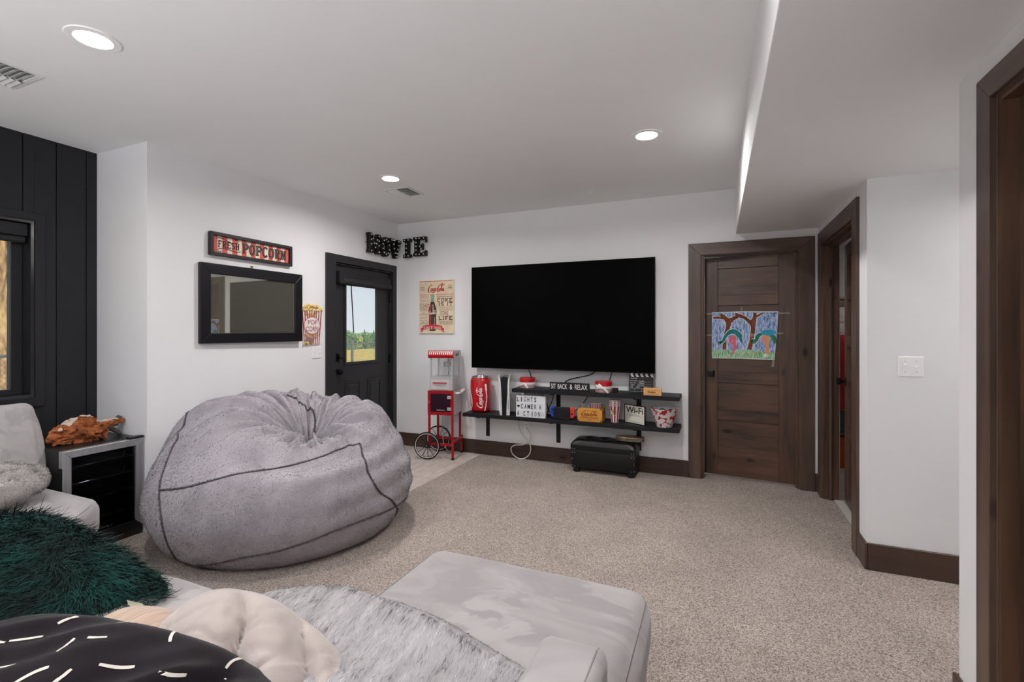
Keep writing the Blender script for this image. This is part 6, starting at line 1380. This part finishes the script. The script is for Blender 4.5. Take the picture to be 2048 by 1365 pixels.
for x, y in cells:
    x += rd.uniform(-.07, .07); y += rd.uniform(-.1, .1); an = rd.choice([1.1, 1.25, .95, .3, 2.0]) + rd.uniform(-.2, .2); Ln = rd.uniform(.035, .065); cv = rd.uniform(-.25, .25)
    pts = []
    for k in range(9):
        t = k / 8 - .5; aa = an + cv * t * 2; px = x * .41 + Ln * t * math.cos(aa) * 1.0; py = y * .25 + Ln * t * math.sin(aa)
        o_ = ca_ * px + cb_ * py + cw_ * .4; h, nrm, i_, d_ = bt.ray_cast(o_, -cw_)
        if h is None: continue
        pts.append((h, nrm))
    if len(pts) < 6: continue
    v = []; f = []
    for k, (h, nrm) in enumerate(pts):
        tn_ = (pts[min(k + 1, len(pts) - 1)][0] - pts[max(k - 1, 0)][0]).normalized(); sdv = tn_.cross(nrm).normalized() * .0036 * (1 if 0 < k < len(pts) - 1 else .8)
        v += [tuple(h + sdv + nrm * .0012), tuple(h - sdv + nrm * .0012)]
    MB().add(v, [(2 * k, 2 * k + 1, 2 * k + 3, 2 * k + 2) for k in range(len(pts) - 1)]).build('white_dash', DASH, bp_)
# grey fur throw over the chaise
th = thing('grey_throw', 'light grey streaky faux-fur throw spread across the chaise', 'throw', (-.93, .8, .46))
far = [(-1.50, 1.00), (-1.42, 1.13), (-1.30, 1.25), (-1.14, 1.315), (-.95, 1.315), (-.75, 1.265), (-.55, 1.215), (-.425, 1.185)]
def yfar(x):
    for (a, b), (c, d) in zip(far[:-1], far[1:]):
        if x <= c: return b + (d - b) * (x - a) / (c - a)
    return far[-1][1]
nx, ny = 90, 80; v = []; f = []
for j in range(ny + 1):
    for i in range(nx + 1):
        x = -1.50 + 1.075 * i / nx; t = j / ny; y = yfar(x) * (1 - t) + .30 * t
        e = min(1, t / .06); e2 = min(1, (1 - i / nx) / .04)
        fo = .020 * math.sin(9 * (y + .35 * x) + 3 * mnoise.noise(Vector((x * 2.2, y * 2.2, 5)))) + .030 * mnoise.noise(Vector((x * 3, y * 3.6, 1)))
        crown = .018 * max(0, 1 - ((x + .675) / .46) ** 2); lump = .05 * math.exp(-((x + 1.30) / .16) ** 2 - ((y - 1.10) / .20) ** 2)
        z = .478 + crown + (max(fo, -.012) + .014) * (e ** .5) + lump * e ** .5 + .10 * max(0, t - .55) ** 1.2 - .022 * (1 - e)
        v.append((x + .93, y - .8, z - .46))
for j in range(ny):
    for i in range(nx): a = j * (nx + 1) + i; f.append((a, a + nx + 1, a + nx + 2, a + 1))
TH = mat('grey_throw_cloth', (172, 168, 171), .95, var=.1, vs=10, sheen=.3)
tc_ = MB().add(v, f).build('cloth', TH, th, smooth='all')
def ttone(P): return .56 + .95 * vnoise(P, (34, 10, 10)) + .5 * vnoise(P, (80, 26, 20), 4)
fur(tc_, 170000, .022, .0015, (.25, -1, 0), .80, .14, 2, furmat('grey_throw_pile', (104, 99, 104), (222, 217, 220), .8), 'pile', tone=ttone, seed=21)
# folded fur throw on the left seat
ft_ = thing('folded_throw', 'cream grey fur throw bunched on the seat below the window', 'throw', (-3.52, 1.16, .545))
def fdisp(x, y, z): return .02 * math.sin(14 * x + 5 * mnoise.noise(Vector((x * 2, y * 2, z)))) + .03 * mnoise.noise(Vector((x * 3, y * 3, 7)))
fc = pillow((0, 0, 0), (.35, 1, .12), (1, -.3, -.35), .30, .17, .085, 'cloth', mat('throw_beige_cloth', (190, 184, 180), .95, var=.08), ft_, disp=fdisp, sq=2.6, zmin=-.085)
fur(fc, 60000, .012, .0022, (.4, .1, -1), .55, .35, 1, furmat('cream_grey_pile', (140, 135, 132), (214, 209, 206), .8), 'pile', tone=lambda P: .6 + .6 * vnoise(P, (22, 22, 22)), seed=31)
